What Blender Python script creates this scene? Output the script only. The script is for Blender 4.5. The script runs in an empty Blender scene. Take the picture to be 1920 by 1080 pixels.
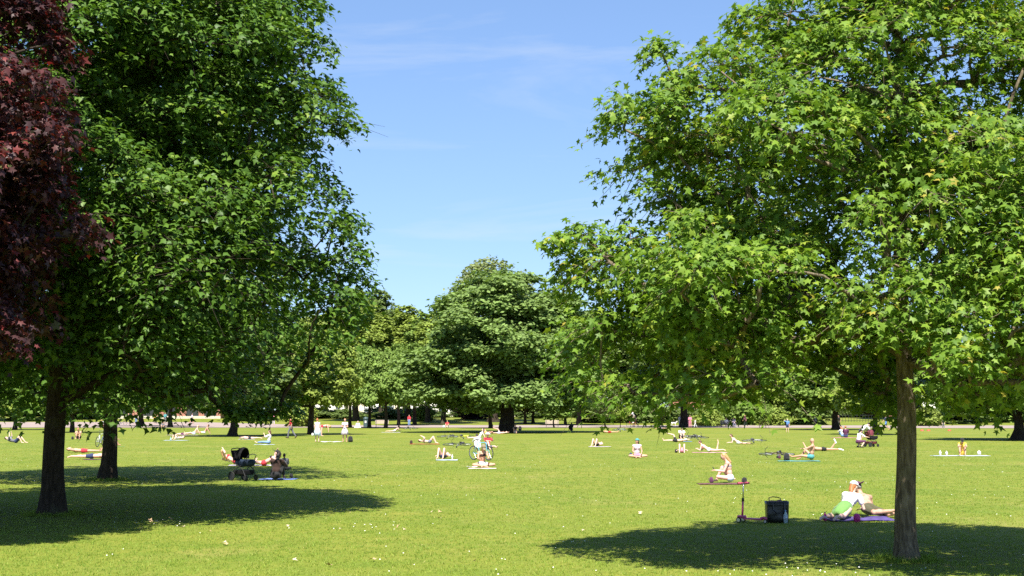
import bpy, bmesh, math, random
import numpy as np
from mathutils import Vector, Matrix, noise

# ------------------------------------------------------------------ camera, sky, sun, exposure
F_PX, CAM_H, HORIZON = 2800.0, 2.3, 770.0          # for a 1920 x 1080 frame
PITCH = math.atan((HORIZON - 540.0) / F_PX)
SUN_EL, SUN_AZ = math.radians(57), math.radians(2)  # sun high behind the camera
sc = bpy.context.scene
COL = sc.collection
cam_d = bpy.data.cameras.new('camera')
cam_d.sensor_width = 36.0
cam_d.lens = F_PX / 1920.0 * 36.0
cam_d.clip_start, cam_d.clip_end = 0.1, 6000
cam = bpy.data.objects.new('camera', cam_d); COL.objects.link(cam)
cam.location = (0, 0, CAM_H)
cam.rotation_euler = (math.pi / 2 + PITCH, 0, 0)
sc.camera = cam

world = bpy.data.worlds.new('World'); sc.world = world
world.use_nodes = True
wn, wl = world.node_tree.nodes, world.node_tree.links
wn.clear()
w_out = wn.new('ShaderNodeOutputWorld'); w_bg = wn.new('ShaderNodeBackground')
sky = wn.new('ShaderNodeTexSky'); sky.sky_type = 'NISHITA'; sky.sun_disc = False
sky.sun_elevation = SUN_EL
sky.sun_rotation = math.pi + SUN_AZ
sky.altitude = 900; sky.air_density = 1.0; sky.dust_density = 0.15; sky.ozone_density = 3.0
w_bg.inputs['Strength'].default_value = 0.064
# thin cirrus streaks high in the sky
tc = wn.new('ShaderNodeTexCoord'); mp = wn.new('ShaderNodeMapping')
mp.inputs['Scale'].default_value = (2.2, 2.2, 17.0); mp.inputs['Rotation'].default_value = (0, 0.03, 0.4)
mp.inputs['Location'].default_value = (0.35, 0.2, 1.7)
cn = wn.new('ShaderNodeTexNoise'); cn.inputs['Scale'].default_value = 1.5
cn.inputs['Detail'].default_value = 7; cn.inputs['Roughness'].default_value = 0.58; cn.inputs['Distortion'].default_value = 0.6
cr = wn.new('ShaderNodeValToRGB')
cr.color_ramp.elements[0].position = 0.55; cr.color_ramp.elements[0].color = (0, 0, 0, 1)
cr.color_ramp.elements[1].position = 0.85; cr.color_ramp.elements[1].color = (0.42, 0.42, 0.42, 1)
mx = wn.new('ShaderNodeMix'); mx.data_type = 'RGBA'
wl.new(tc.outputs['Generated'], mp.inputs['Vector']); wl.new(mp.outputs[0], cn.inputs['Vector'])
wl.new(cn.outputs['Fac'], cr.inputs[0]); wl.new(cr.outputs[0], mx.inputs['Factor'])
gm = wn.new('ShaderNodeGamma'); gm.inputs[1].default_value = 0.66
tn = wn.new('ShaderNodeMix'); tn.data_type = 'RGBA'; tn.blend_type = 'MULTIPLY'; tn.inputs['Factor'].default_value = 1.0
tn.inputs['B'].default_value = (1.32, 1.62, 2.1, 1)
wl.new(sky.outputs[0], gm.inputs[0]); wl.new(gm.outputs[0], tn.inputs['A']); wl.new(tn.outputs['Result'], mx.inputs['A'])
mx.inputs['B'].default_value = (5.6, 6.0, 6.5, 1)
wl.new(mx.outputs['Result'], w_bg.inputs['Color']); wl.new(w_bg.outputs[0], w_out.inputs['Surface'])

sun_d = bpy.data.lights.new('sun', 'SUN'); sun_d.energy = 5.0; sun_d.angle = math.radians(0.53)
sun_d.color = (1.0, 0.95, 0.86)
sun = bpy.data.objects.new('sun', sun_d); COL.objects.link(sun)
_sd = Vector((math.sin(SUN_AZ) * math.cos(SUN_EL), math.cos(SUN_AZ) * math.cos(SUN_EL), -math.sin(SUN_EL)))
sun.rotation_euler = _sd.to_track_quat('-Z', 'Y').to_euler()
sun.location = (0, -30, 60)

sc.view_settings.view_transform = 'Standard'; sc.view_settings.look = 'None'
sc.view_settings.exposure = 1.27; sc.view_settings.gamma = 1.0
sc.view_settings.use_curve_mapping = False
sc.render.engine = 'CYCLES'
sc.cycles.max_bounces = 6; sc.cycles.diffuse_bounces = 4; sc.cycles.transmission_bounces = 4
sc.cycles.glossy_bounces = 2; sc.cycles.use_denoising = False
sc.cycles.sample_clamp_indirect = 6.0

# ------------------------------------------------------------------ helpers
def GP(px, py, z=0.0):
    """the point of the ground seen at a pixel of the 1920 x 1080 photograph"""
    cx, cy = (px - 960) / F_PX, (540 - py) / F_PX
    d = Vector((cx, math.cos(PITCH) - cy * math.sin(PITCH), math.sin(PITCH) + cy * math.cos(PITCH)))
    t = (z - CAM_H) / d.z
    return Vector((0, 0, CAM_H)) + d * t

def terrain(x, y):
    t = min(1.0, max(0.0, (y - 236.0) / 70.0)); t = t * t * (3 - 2 * t)
    return 1.0 * t

def tag(o, label=None, cat=None, group=None, kind=None):
    if label: o['label'] = label
    if cat: o['category'] = cat
    if group: o['group'] = group
    if kind: o['kind'] = kind
    return o

def empty(name, loc=(0, 0, 0), rz=0.0):
    o = bpy.data.objects.new(name, None); COL.objects.link(o)
    o.empty_display_size = 0.1
    o.location = loc; o.rotation_euler = (0, 0, rz)
    return o

def link(name, me, parent=None):
    o = bpy.data.objects.new(name, me); COL.objects.link(o)
    if parent is not None: o.parent = parent
    return o

def copy_tree(o, parent=None):
    c = o.copy(); COL.objects.link(c); c.parent = parent
    for ch in list(o.children): copy_tree(ch, c)
    return c

def np_mesh(name, verts, faces_flat, nper, mat, attrs=None, smooth=False):
    """verts (N,3); faces_flat index array; nper = vertices per face (constant)"""
    me = bpy.data.meshes.new(name)
    n = len(verts); nf = len(faces_flat) // nper
    me.vertices.add(n); me.vertices.foreach_set('co', np.ascontiguousarray(verts, dtype=np.float32).ravel())
    me.loops.add(len(faces_flat)); me.loops.foreach_set('vertex_index', np.ascontiguousarray(faces_flat, dtype=np.int32))
    me.polygons.add(nf)
    me.polygons.foreach_set('loop_start', np.arange(0, nf * nper, nper, dtype=np.int32))
    me.polygons.foreach_set('loop_total', np.full(nf, nper, dtype=np.int32))
    me.update(calc_edges=True)
    if smooth: me.polygons.foreach_set('use_smooth', np.ones(nf, dtype=bool))
    if mat: me.materials.append(mat)
    for k, v in (attrs or {}).items():
        a = me.attributes.new(k, 'FLOAT', 'POINT'); a.data.foreach_set('value', np.ascontiguousarray(v, dtype=np.float32))
    return me

class MB:
    """collects simple shapes, builds ONE mesh"""
    def __init__(s): s.v, s.f = [], []
    def add(s, vs, fs):
        o = len(s.v); s.v.extend([tuple(p) for p in vs]); s.f.extend([tuple(i + o for i in f) for f in fs]); return s
    def box(s, c, size, M=None, taper=1.0):
        x, y, z = size[0] / 2, size[1] / 2, size[2] / 2
        vs = [Vector((sx * x * (taper if sz > 0 else 1), sy * y * (taper if sz > 0 else 1), sz * z)) for sz in (-1, 1) for sx, sy in ((-1, -1), (1, -1), (1, 1), (-1, 1))]
        if M is not None: vs = [M @ p for p in vs]
        vs = [p + Vector(c) for p in vs]
        return s.add(vs, [(3, 2, 1, 0), (4, 5, 6, 7), (0, 1, 5, 4), (1, 2, 6, 5), (2, 3, 7, 6), (3, 0, 4, 7)])
    def tube(s, pts, rad, seg=8, cap=True):
        pts = [Vector(p) for p in pts]
        if not isinstance(rad, (list, tuple)): rad = [rad] * len(pts)
        o = len(s.v); n = len(pts)
        t0 = (pts[1] - pts[0]).normalized()
        ref = Vector((0, 0, 1)) if abs(t0.z) < 0.9 else Vector((1, 0, 0))
        u = t0.cross(ref).normalized()
        for i, p in enumerate(pts):
            t = (pts[min(i + 1, n - 1)] - pts[max(i - 1, 0)])
            t = t.normalized() if t.length > 1e-9 else t0
            u = (u - t * u.dot(t))
            u = u.normalized() if u.length > 1e-6 else t.orthogonal().normalized()
            w = t.cross(u)
            for k in range(seg):
                a = 2 * math.pi * k / seg
                s.v.append(tuple(p + (u * math.cos(a) + w * math.sin(a)) * rad[i]))
        for i in range(n - 1):
            for k in range(seg):
                k2 = (k + 1) % seg
                s.f.append((o + i * seg + k, o + i * seg + k2, o + (i + 1) * seg + k2, o + (i + 1) * seg + k))
        if cap:
            s.f.append(tuple(o + k for k in reversed(range(seg)))); s.f.append(tuple(o + (n - 1) * seg + k for k in range(seg)))
        return s
    def ell(s, c, r, axes=None, nu=10, nv=7, zmin=-1.0):
        """ellipsoid; axes = 3 unit vectors; zmin cuts its underside"""
        c = Vector(c); A = axes or (Vector((1, 0, 0)), Vector((0, 1, 0)), Vector((0, 0, 1)))
        o = len(s.v); lo = math.asin(max(-1, zmin))
        for j in range(nv + 1):
            ph = lo + (math.pi / 2 - lo) * j / nv
            for i in range(nu):
                a = 2 * math.pi * i / nu
                q = (math.cos(ph) * math.cos(a) * r[0], math.cos(ph) * math.sin(a) * r[1], math.sin(ph) * r[2])
                s.v.append(tuple(c + A[0] * q[0] + A[1] * q[1] + A[2] * q[2]))
        for j in range(nv):
            for i in range(nu):
                i2 = (i + 1) % nu
                s.f.append((o + j * nu + i, o + j * nu + i2, o + (j + 1) * nu + i2, o + (j + 1) * nu + i))
        s.f.append(tuple(o + i for i in reversed(range(nu)))); s.f.append(tuple(o + nv * nu + i for i in range(nu)))
        return s
    def caps(s, a, b, ra, rb, seg=9):
        """tapered capsule"""
        a, b = Vector(a), Vector(b); d = (b - a); L = d.length
        if L < 1e-6: return s
        d /= L
        pts, rs = [], []
        for k in range(3):
            t = k / 3 * math.pi / 2; pts.append(a - d * ra * math.cos(t)); rs.append(max(ra * math.sin(t), ra * 0.05))
        pts += [a, a.lerp(b, 0.5), b]; rs += [ra, (ra + rb) / 2, rb]
        for k in (2, 1, 0):
            t = k / 3 * math.pi / 2; pts.append(b + d * rb * math.cos(t)); rs.append(max(rb * math.sin(t), rb * 0.05))
        return s.tube(pts, rs, seg)
    def lathe(s, prof, c=(0, 0, 0), seg=12, axes=None):
        """prof: list of (radius, height)"""
        c = Vector(c); A = axes or (Vector((1, 0, 0)), Vector((0, 1, 0)), Vector((0, 0, 1)))
        o = len(s.v)
        for r, h in prof:
            for i in range(seg):
                a = 2 * math.pi * i / seg
                s.v.append(tuple(c + A[0] * (r * math.cos(a)) + A[1] * (r * math.sin(a)) + A[2] * h))
        for j in range(len(prof) - 1):
            for i in range(seg):
                i2 = (i + 1) % seg
                s.f.append((o + j * seg + i, o + j * seg + i2, o + (j + 1) * seg + i2, o + (j + 1) * seg + i))
        s.f.append(tuple(o + i for i in reversed(range(seg)))); s.f.append(tuple(o + (len(prof) - 1) * seg + i for i in range(seg)))
        return s
    def torus(s, c, R, r, n=(0, 1, 0), nu=28, nv=6):
        c, n = Vector(c), Vector(n).normalized(); u = n.orthogonal().normalized(); w = n.cross(u)
        o = len(s.v)
        for i in range(nu):
            a = 2 * math.pi * i / nu; e = u * math.cos(a) + w * math.sin(a)
            for j in range(nv):
                b = 2 * math.pi * j / nv
                s.v.append(tuple(c + e * (R + r * math.cos(b)) + n * (r * math.sin(b))))
        for i in range(nu):
            for j in range(nv):
                s.f.append((o + i * nv + j, o + ((i + 1) % nu) * nv + j, o + ((i + 1) % nu) * nv + (j + 1) % nv, o + i * nv + (j + 1) % nv))
        return s
    def mesh(s, name, mat=None, smooth=False):
        me = bpy.data.meshes.new(name); me.from_pydata(s.v, [], s.f); me.update()
        if smooth: me.polygons.foreach_set('use_smooth', [True] * len(me.polygons))
        if mat: me.materials.append(mat)
        return me
    def build(s, name, mat, parent=None, smooth=False, bevel=0):
        o = link(name, s.mesh(name, mat, smooth), parent)
        if bevel:
            b = o.modifiers.new('bevel', 'BEVEL'); b.width = bevel; b.segments = 2; b.limit_method = 'ANGLE'
        return o

# ------------------------------------------------------------------ materials
MATS = {}
def mat(name, col, rough=0.7, var=0.12, scale=8.0, metal=0.0, spec=0.4, bump=0.0, bscale=40.0, sheen=0.0):
    """principled with mottled base colour"""
    if name in MATS: return MATS[name]
    m = bpy.data.materials.new(name); m.use_nodes = True; MATS[name] = m
    n, l = m.node_tree.nodes, m.node_tree.links; b = n['Principled BSDF']
    b.inputs['Roughness'].default_value = rough; b.inputs['Metallic'].default_value = metal
    b.inputs['Specular IOR Level'].default_value = spec
    if sheen: b.inputs['Sheen Weight'].default_value = sheen
    tcn = n.new('ShaderNodeTexCoord'); nz = n.new('ShaderNodeTexNoise')
    nz.inputs['Scale'].default_value = scale; nz.inputs['Detail'].default_value = 4
    l.new(tcn.outputs['Object'], nz.inputs['Vector'])
    r = n.new('ShaderNodeValToRGB')
    r.color_ramp.elements[0].position = 0.3; r.color_ramp.elements[1].position = 0.7
    r.color_ramp.elements[0].color = (*[max(0, c * (1 - var)) for c in col], 1)
    r.color_ramp.elements[1].color = (*[min(1, c * (1 + var)) for c in col], 1)
    l.new(nz.outputs['Fac'], r.inputs[0]); l.new(r.outputs[0], b.inputs['Base Color'])
    if bump:
        nb = n.new('ShaderNodeTexNoise'); nb.inputs['Scale'].default_value = bscale; nb.inputs['Detail'].default_value = 3
        l.new(tcn.outputs['Object'], nb.inputs['Vector'])
        bp = n.new('ShaderNodeBump'); bp.inputs['Strength'].default_value = bump; bp.inputs['Distance'].default_value = 0.02
        l.new(nb.outputs['Fac'], bp.inputs['Height']); l.new(bp.outputs[0], b.inputs['Normal'])
    return m

def leaf_mat(name, stops, trans=0.35, rough=0.42, spec=0.5, tint=(1.15, 1.2, 0.55)):
    """colour per leaf from the 'rnd' attribute; light shines through the blade"""
    m = bpy.data.materials.new(name); m.use_nodes = True; MATS[name] = m
    n, l = m.node_tree.nodes, m.node_tree.links; b = n['Principled BSDF']; out = n['Material Output']
    at = n.new('ShaderNodeAttribute'); at.attribute_name = 'rnd'
    r = n.new('ShaderNodeValToRGB'); e = r.color_ramp.elements
    while len(e) < len(stops): e.new(0.5)
    for i, (p, c) in enumerate(stops): e[i].position = p; e[i].color = (*c, 1)
    l.new(at.outputs['Fac'], r.inputs[0]); l.new(r.outputs[0], b.inputs['Base Color'])
    b.inputs['Roughness'].default_value = rough; b.inputs['Specular IOR Level'].default_value = spec
    t = n.new('ShaderNodeBsdfTranslucent'); mu = n.new('ShaderNodeMix'); mu.data_type = 'RGBA'; mu.blend_type = 'MULTIPLY'
    mu.inputs['Factor'].default_value = 1.0; mu.inputs['B'].default_value = (*tint, 1)
    l.new(r.outputs[0], mu.inputs['A']); l.new(mu.outputs['Result'], t.inputs['Color'])
    ms = n.new('ShaderNodeMixShader'); ms.inputs[0].default_value = trans
    l.new(b.outputs[0], ms.inputs[1]); l.new(t.outputs[0], ms.inputs[2]); l.new(ms.outputs[0], out.inputs['Surface'])
    return m

def bark_mat(name, c1, c2, scale=1.0):
    m = bpy.data.materials.new(name); m.use_nodes = True; MATS[name] = m
    n, l = m.node_tree.nodes, m.node_tree.links; b = n['Principled BSDF']; b.inputs['Roughness'].default_value = 0.9
    b.inputs['Specular IOR Level'].default_value = 0.2
    tcn = n.new('ShaderNodeTexCoord'); mpn = n.new('ShaderNodeMapping'); mpn.inputs['Scale'].default_value = (9 * scale, 9 * scale, 2.0 * scale)
    nz = n.new('ShaderNodeTexNoise'); nz.inputs['Scale'].default_value = 2.2; nz.inputs['Detail'].default_value = 6; nz.inputs['Distortion'].default_value = 0.5
    l.new(tcn.outputs['Object'], mpn.inputs['Vector']); l.new(mpn.outputs[0], nz.inputs['Vector'])
    r = n.new('ShaderNodeValToRGB'); r.color_ramp.elements[0].position = 0.35; r.color_ramp.elements[1].position = 0.68
    r.color_ramp.elements[0].color = (*c1, 1); r.color_ramp.elements[1].color = (*c2, 1)
    l.new(nz.outputs['Fac'], r.inputs[0])
    n2 = n.new('ShaderNodeTexNoise'); n2.inputs['Scale'].default_value = 1.7; n2.inputs['Detail'].default_value = 3
    l.new(tcn.outputs['Object'], n2.inputs['Vector'])
    r2 = n.new('ShaderNodeValToRGB'); r2.color_ramp.elements[0].position = 0.55; r2.color_ramp.elements[1].position = 0.7
    r2.color_ramp.elements[0].color = (0, 0, 0, 1); r2.color_ramp.elements[1].color = (0.4, 0.4, 0.4, 1)
    l.new(n2.outputs['Fac'], r2.inputs[0])
    mxn = n.new('ShaderNodeMix'); mxn.data_type = 'RGBA'; mxn.inputs['B'].default_value = (0.10, 0.115, 0.06, 1)   # lichen
    l.new(r2.outputs[0], mxn.inputs['Factor']); l.new(r.outputs[0], mxn.inputs['A']); l.new(mxn.outputs['Result'], b.inputs['Base Color'])
    bp = n.new('ShaderNodeBump'); bp.inputs['Strength'].default_value = 0.9; bp.inputs['Distance'].default_value = 0.03
    l.new(nz.outputs['Fac'], bp.inputs['Height']); l.new(bp.outputs[0], b.inputs['Normal'])
    return m

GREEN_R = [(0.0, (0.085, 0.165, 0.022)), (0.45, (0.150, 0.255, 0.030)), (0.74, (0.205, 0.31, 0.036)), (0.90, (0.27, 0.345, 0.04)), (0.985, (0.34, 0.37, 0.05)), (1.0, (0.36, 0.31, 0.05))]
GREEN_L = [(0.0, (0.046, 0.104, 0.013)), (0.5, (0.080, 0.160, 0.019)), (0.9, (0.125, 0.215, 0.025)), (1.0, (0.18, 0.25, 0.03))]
RED_L = [(0.0, (0.026, 0.014, 0.016)), (0.45, (0.052, 0.022, 0.023)), (0.8, (0.105, 0.032, 0.030)), (0.95, (0.20, 0.032, 0.03)), (1.0, (0.08, 0.09, 0.03))]
M_LEAF_R = leaf_mat('maple_leaf_bright', GREEN_R, 0.40, 0.50, 0.28)
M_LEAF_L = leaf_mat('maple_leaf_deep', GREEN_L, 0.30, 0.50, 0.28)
M_LEAF_RED = leaf_mat('copper_leaf', RED_L, 0.25, 0.5, 0.28, tint=(1.6, 0.55, 0.5))
def far_leaf(name, c, var=0.35, trans=0.3):
    lo = tuple(x * (1 - var) for x in c); hi = tuple(x * (1 + var) for x in c)
    return leaf_mat(name, [(0, lo), (0.5, c), (1.0, hi)], trans, 0.6, 0.15)
M_FAR_MID = far_leaf('far_leaf_mid', (0.165, 0.245, 0.052))
M_FAR_BIG = far_leaf('far_leaf_big', (0.17, 0.25, 0.07))
M_FAR_YEL = far_leaf('far_leaf_yellow', (0.20, 0.258, 0.05))
M_FAR_BRI = far_leaf('far_leaf_bright', (0.215, 0.28, 0.052))
M_FAR_DRK = far_leaf('far_leaf_dark', (0.13, 0.185, 0.05))
M_FAR_PAL = far_leaf('far_leaf_pale', (0.21, 0.25, 0.10))
M_FAR_PUR = far_leaf('far_leaf_purple', (0.055, 0.035, 0.035))
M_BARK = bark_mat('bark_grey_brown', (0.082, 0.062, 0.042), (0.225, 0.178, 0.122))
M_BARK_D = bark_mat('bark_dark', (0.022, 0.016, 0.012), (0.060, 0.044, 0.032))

# ------------------------------------------------------------------ ground
def ground_mat():
    m = bpy.data.materials.new('lawn_turf'); m.use_nodes = True; MATS['lawn_turf'] = m
    n, l = m.node_tree.nodes, m.node_tree.links; b = n['Principled BSDF']
    b.inputs['Roughness'].default_value = 0.9; b.inputs['Specular IOR Level'].default_value = 0.15
    geo = n.new('ShaderNodeNewGeometry')
    def nz(scale, det, sc3=(1, 1, 1)):
        mpn = n.new('ShaderNodeMapping'); mpn.inputs['Scale'].default_value = sc3
        t = n.new('ShaderNodeTexNoise'); t.inputs['Scale'].default_value = scale; t.inputs['Detail'].default_value = det; t.inputs['Roughness'].default_value = 0.62
        l.new(geo.outputs['Position'], mpn.inputs['Vector']); l.new(mpn.outputs[0], t.inputs['Vector']); return t
    big = nz(0.14, 4); midn = nz(0.9, 5); fine = nz(14.0, 4)
    r = n.new('ShaderNodeValToRGB'); r.color_ramp.elements[0].position = 0.36; r.color_ramp.elements[1].position = 0.66
    r.color_ramp.elements[0].color = (*TURF_A, 1); r.color_ramp.elements[1].color = (*TURF_B, 1)
    add = n.new('ShaderNodeMath'); add.operation = 'ADD'; mu = n.new('ShaderNodeMath'); mu.operation = 'MULTIPLY'; mu.inputs[1].default_value = 0.5
    l.new(big.outputs['Fac'], add.inputs[0]); l.new(midn.outputs['Fac'], add.inputs[1]); l.new(add.outputs[0], mu.inputs[0]); l.new(mu.outputs[0], r.inputs[0])
    r2 = n.new('ShaderNodeValToRGB'); r2.color_ramp.elements[0].position = 0.3; r2.color_ramp.elements[1].position = 0.72
    r2.color_ramp.elements[0].color = (0.62, 0.66, 0.5, 1); r2.color_ramp.elements[1].color = (1.25, 1.2, 1.2, 1)
    l.new(fine.outputs['Fac'], r2.inputs[0])
    mm = n.new('ShaderNodeMix'); mm.data_type = 'RGBA'; mm.blend_type = 'MULTIPLY'; mm.inputs['Factor'].default_value = 1.0
    l.new(r.outputs[0], mm.inputs['A']); l.new(r2.outputs[0], mm.inputs['B']); worn = nz(0.33, 6, (1, .45, 1)); r3 = n.new('ShaderNodeValToRGB'); r3.color_ramp.elements[0].position = 0.56; r3.color_ramp.elements[1].position = 0.74
    r3.color_ramp.elements[0].color = (0, 0, 0, 1); r3.color_ramp.elements[1].color = (0.55, 0.55, 0.55, 1); l.new(worn.outputs['Fac'], r3.inputs[0])
    dry = n.new('ShaderNodeMix'); dry.data_type = 'RGBA'; dry.inputs['B'].default_value = (0.27, 0.225, 0.075, 1)
    l.new(r3.outputs[0], dry.inputs['Factor']); l.new(mm.outputs['Result'], dry.inputs['A']); l.new(dry.outputs['Result'], b.inputs['Base Color'])
    bp = n.new('ShaderNodeBump'); bp.inputs['Strength'].default_value = 0.5; bp.inputs['Distance'].default_value = 0.03
    l.new(fine.outputs['Fac'], bp.inputs['Height']); l.new(bp.outputs[0], b.inputs['Normal'])
    return m
TURF_A, TURF_B = (0.112, 0.165, 0.019), (0.205, 0.212, 0.036)
M_TURF = ground_mat()

def sheet(name, xs, ys, zfun, material):
    """grid sheet over sorted coordinate lists"""
    xs, ys = np.array(xs), np.array(ys)
    X, Y = np.meshgrid(xs, ys); Z = np.vectorize(zfun)(X, Y)
    v = np.stack([X, Y, Z], -1).reshape(-1, 3); nx = len(xs)
    i, j = np.meshgrid(np.arange(nx - 1), np.arange(len(ys) - 1)); a = (j * nx + i).ravel()
    f = np.stack([a, a + 1, a + 1 + nx, a + nx], -1).ravel()
    return link(name, np_mesh(name, v, f, 4, material, smooth=True))
lawn = sheet('lawn', np.concatenate([[-1500, -600], np.linspace(-160, 160, 33), [600, 1500]]),
             np.concatenate([[-300, -40], np.linspace(0, 230, 24), np.linspace(234, 330, 25), [600, 2200]]), terrain, M_TURF)
tag(lawn, kind='structure')

def strip(name, pts_near, pts_far, lift, material, n=4):
    """a band between two ground polylines given as (x, y)"""
    mb = MB(); k = len(pts_near)
    for j in range(n + 1):
        t = j / n
        for a, b2 in zip(pts_near, pts_far):
            x, y = a[0] + (b2[0] - a[0]) * t, a[1] + (b2[1] - a[1]) * t
            mb.v.append((x, y, terrain(x, y) + lift))
    for j in range(n):
        for i in range(k - 1): mb.f.append((j * k + i, j * k + i + 1, (j + 1) * k + i + 1, (j + 1) * k + i))
    return tag(mb.build(name, material), kind='structure')
M_PATH = mat('path_tarmac', (0.27, 0.215, 0.195), 0.95, 0.12, 0.6, spec=0.15, bump=0.3, bscale=25)
M_EDGE = mat('path_edge_soil', (0.07, 0.055, 0.035), 0.95, 0.3, 1.5, spec=0.1)
xs = np.linspace(-130, 130, 41)
def near_y(x): return 206 - 0.16 * max(0, x) + 0.02 * max(0, -x) - 0.0 + 2.0 * math.sin(x * 0.03)
def far_y(x): return 238 - 0.07 * max(0, x) + 0.9 * max(0, -x - 28) * (1 if x > -70 else 1)
path = strip('path', [(x, near_y(x)) for x in xs], [(x, min(far_y(x), 262)) for x in xs], 0.012, M_PATH, 6)
edge = strip('path_verge_edge', [(x, near_y(x) - 2.2) for x in xs], [(x, near_y(x) + 0.4) for x in xs], 0.006, M_EDGE, 1)

# ------------------------------------------------------------------ trees
LEAF10_V = np.array([(0, 0.30, 0.02), (0, 0, 0), (0.36, -0.03, -0.07), (0.19, 0.20, -0.01), (0.53, 0.47, -0.12), (0.165, 0.52, -0.01), (0, 1.0, -0.14),
                     (-0.165, 0.52, -0.01), (-0.53, 0.47, -0.12), (-0.19, 0.20, -0.01), (-0.36, -0.03, -0.07)], dtype=np.float64)
LEAF10_F = np.array([(0, i, i + 1 if i < 10 else 1) for i in range(1, 11)])
LEAF6_V = np.array([(0, 0.35, 0.03), (0, -0.02, 0), (0.5, 0.22, -0.10), (0.2, 0.52, -0.01), (0, 1.0, -0.12), (-0.2, 0.52, -0.01), (-0.5, 0.22, -0.10)], dtype=np.float64)
LEAF6_F = np.array([(0, i, i + 1 if i < 6 else 1) for i in range(1, 7)])
LEAF2_V = np.array([(0, 0, 0), (0.42, 0.45, -0.1), (0, 1.0, -0.15), (-0.42, 0.45, -0.1)], dtype=np.float64)
LEAF2_F = np.array([(0, 1, 2), (0, 2, 3)])

def norm(a): return a / np.maximum(np.linalg.norm(a, axis=-1, keepdims=True), 1e-9)

def clump_points(rng, env, zlo, zhi, n, rc, axis=lambda z: (0.0, 0.0), sep=0.62, fill=0.38, gaps=0.0, gseed=0, envn=0.13, inset=0.75):
    """centres of foliage clumps inside an envelope env(z, theta) -> radius"""
    C, R, O = [], [], []
    zz = np.linspace(zlo, zhi, 60); wz = np.array([max(env(z, 0.0), 0.05) for z in zz]); wz = np.cumsum(wz / wz.sum())
    tries = 0
    while len(C) < n and tries < n * 40:
        tries += 1
        z = float(np.interp(rng.random(), wz, zz)); th = rng.random() * 2 * math.pi
        r0 = rc * rng.uniform(0.7, 1.25)
        e = env(z, th) * (1 + envn * noise.noise((2.1 * math.cos(th) + gseed, 2.1 * math.sin(th), z * 0.5)) * 2)
        emax = max(e - r0 * inset, 0.02)
        rho = emax * (rng.random() ** fill)
        ax = axis(z); p = np.array([ax[0] + rho * math.cos(th), ax[1] + rho * math.sin(th), z])
        if gaps and noise.noise((p[0] * 0.45 + gseed, p[1] * 0.45, p[2] * 0.6)) < -0.5 + gaps: continue
        if C:
            if np.min(np.linalg.norm((np.array(C) - p) * np.array([1, 1, 1.5]), axis=1)) < sep * r0: continue
        C.append(p); R.append(r0)
        up = (z - zlo) / (zhi - zlo)
        O.append(norm(np.array([math.cos(th), math.sin(th), -0.25 + 1.3 * up * up])))
    return np.array(C), np.array(R), np.array(O)

def lobed(rng, C, R, O, nsub, sub=0.52, keep_core=0.35):
    """every lobe of the crown carries smaller clumps on its upper, outer side"""
    c2, r2, o2 = [], [], []
    for c, r, o in zip(C, R, O):
        k = max(3, int(nsub * rng.uniform(.75, 1.25))); pts = []
        for _ in range(k * 8):
            d = norm(rng.normal(size=3) + o * 0.55 + np.array([0, 0, .75])); d[2] = max(d[2], -0.25)
            p = c + d * np.array([1, 1, .62]) * r * rng.uniform(.62, .80)
            if all(np.linalg.norm(p - q) > sub * r * .66 for q in pts): pts.append(p)
            if len(pts) >= k: break
        for p in pts: c2.append(p); r2.append(sub * r * rng.uniform(.8, 1.2)); o2.append(norm(norm(p - c) * .7 + o * .6))
        if rng.random() < keep_core: c2.append(c - np.array([0, 0, .2 * r])); r2.append(.5 * r); o2.append(o)
    return np.array(c2), np.array(r2), np.array(o2)

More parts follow.
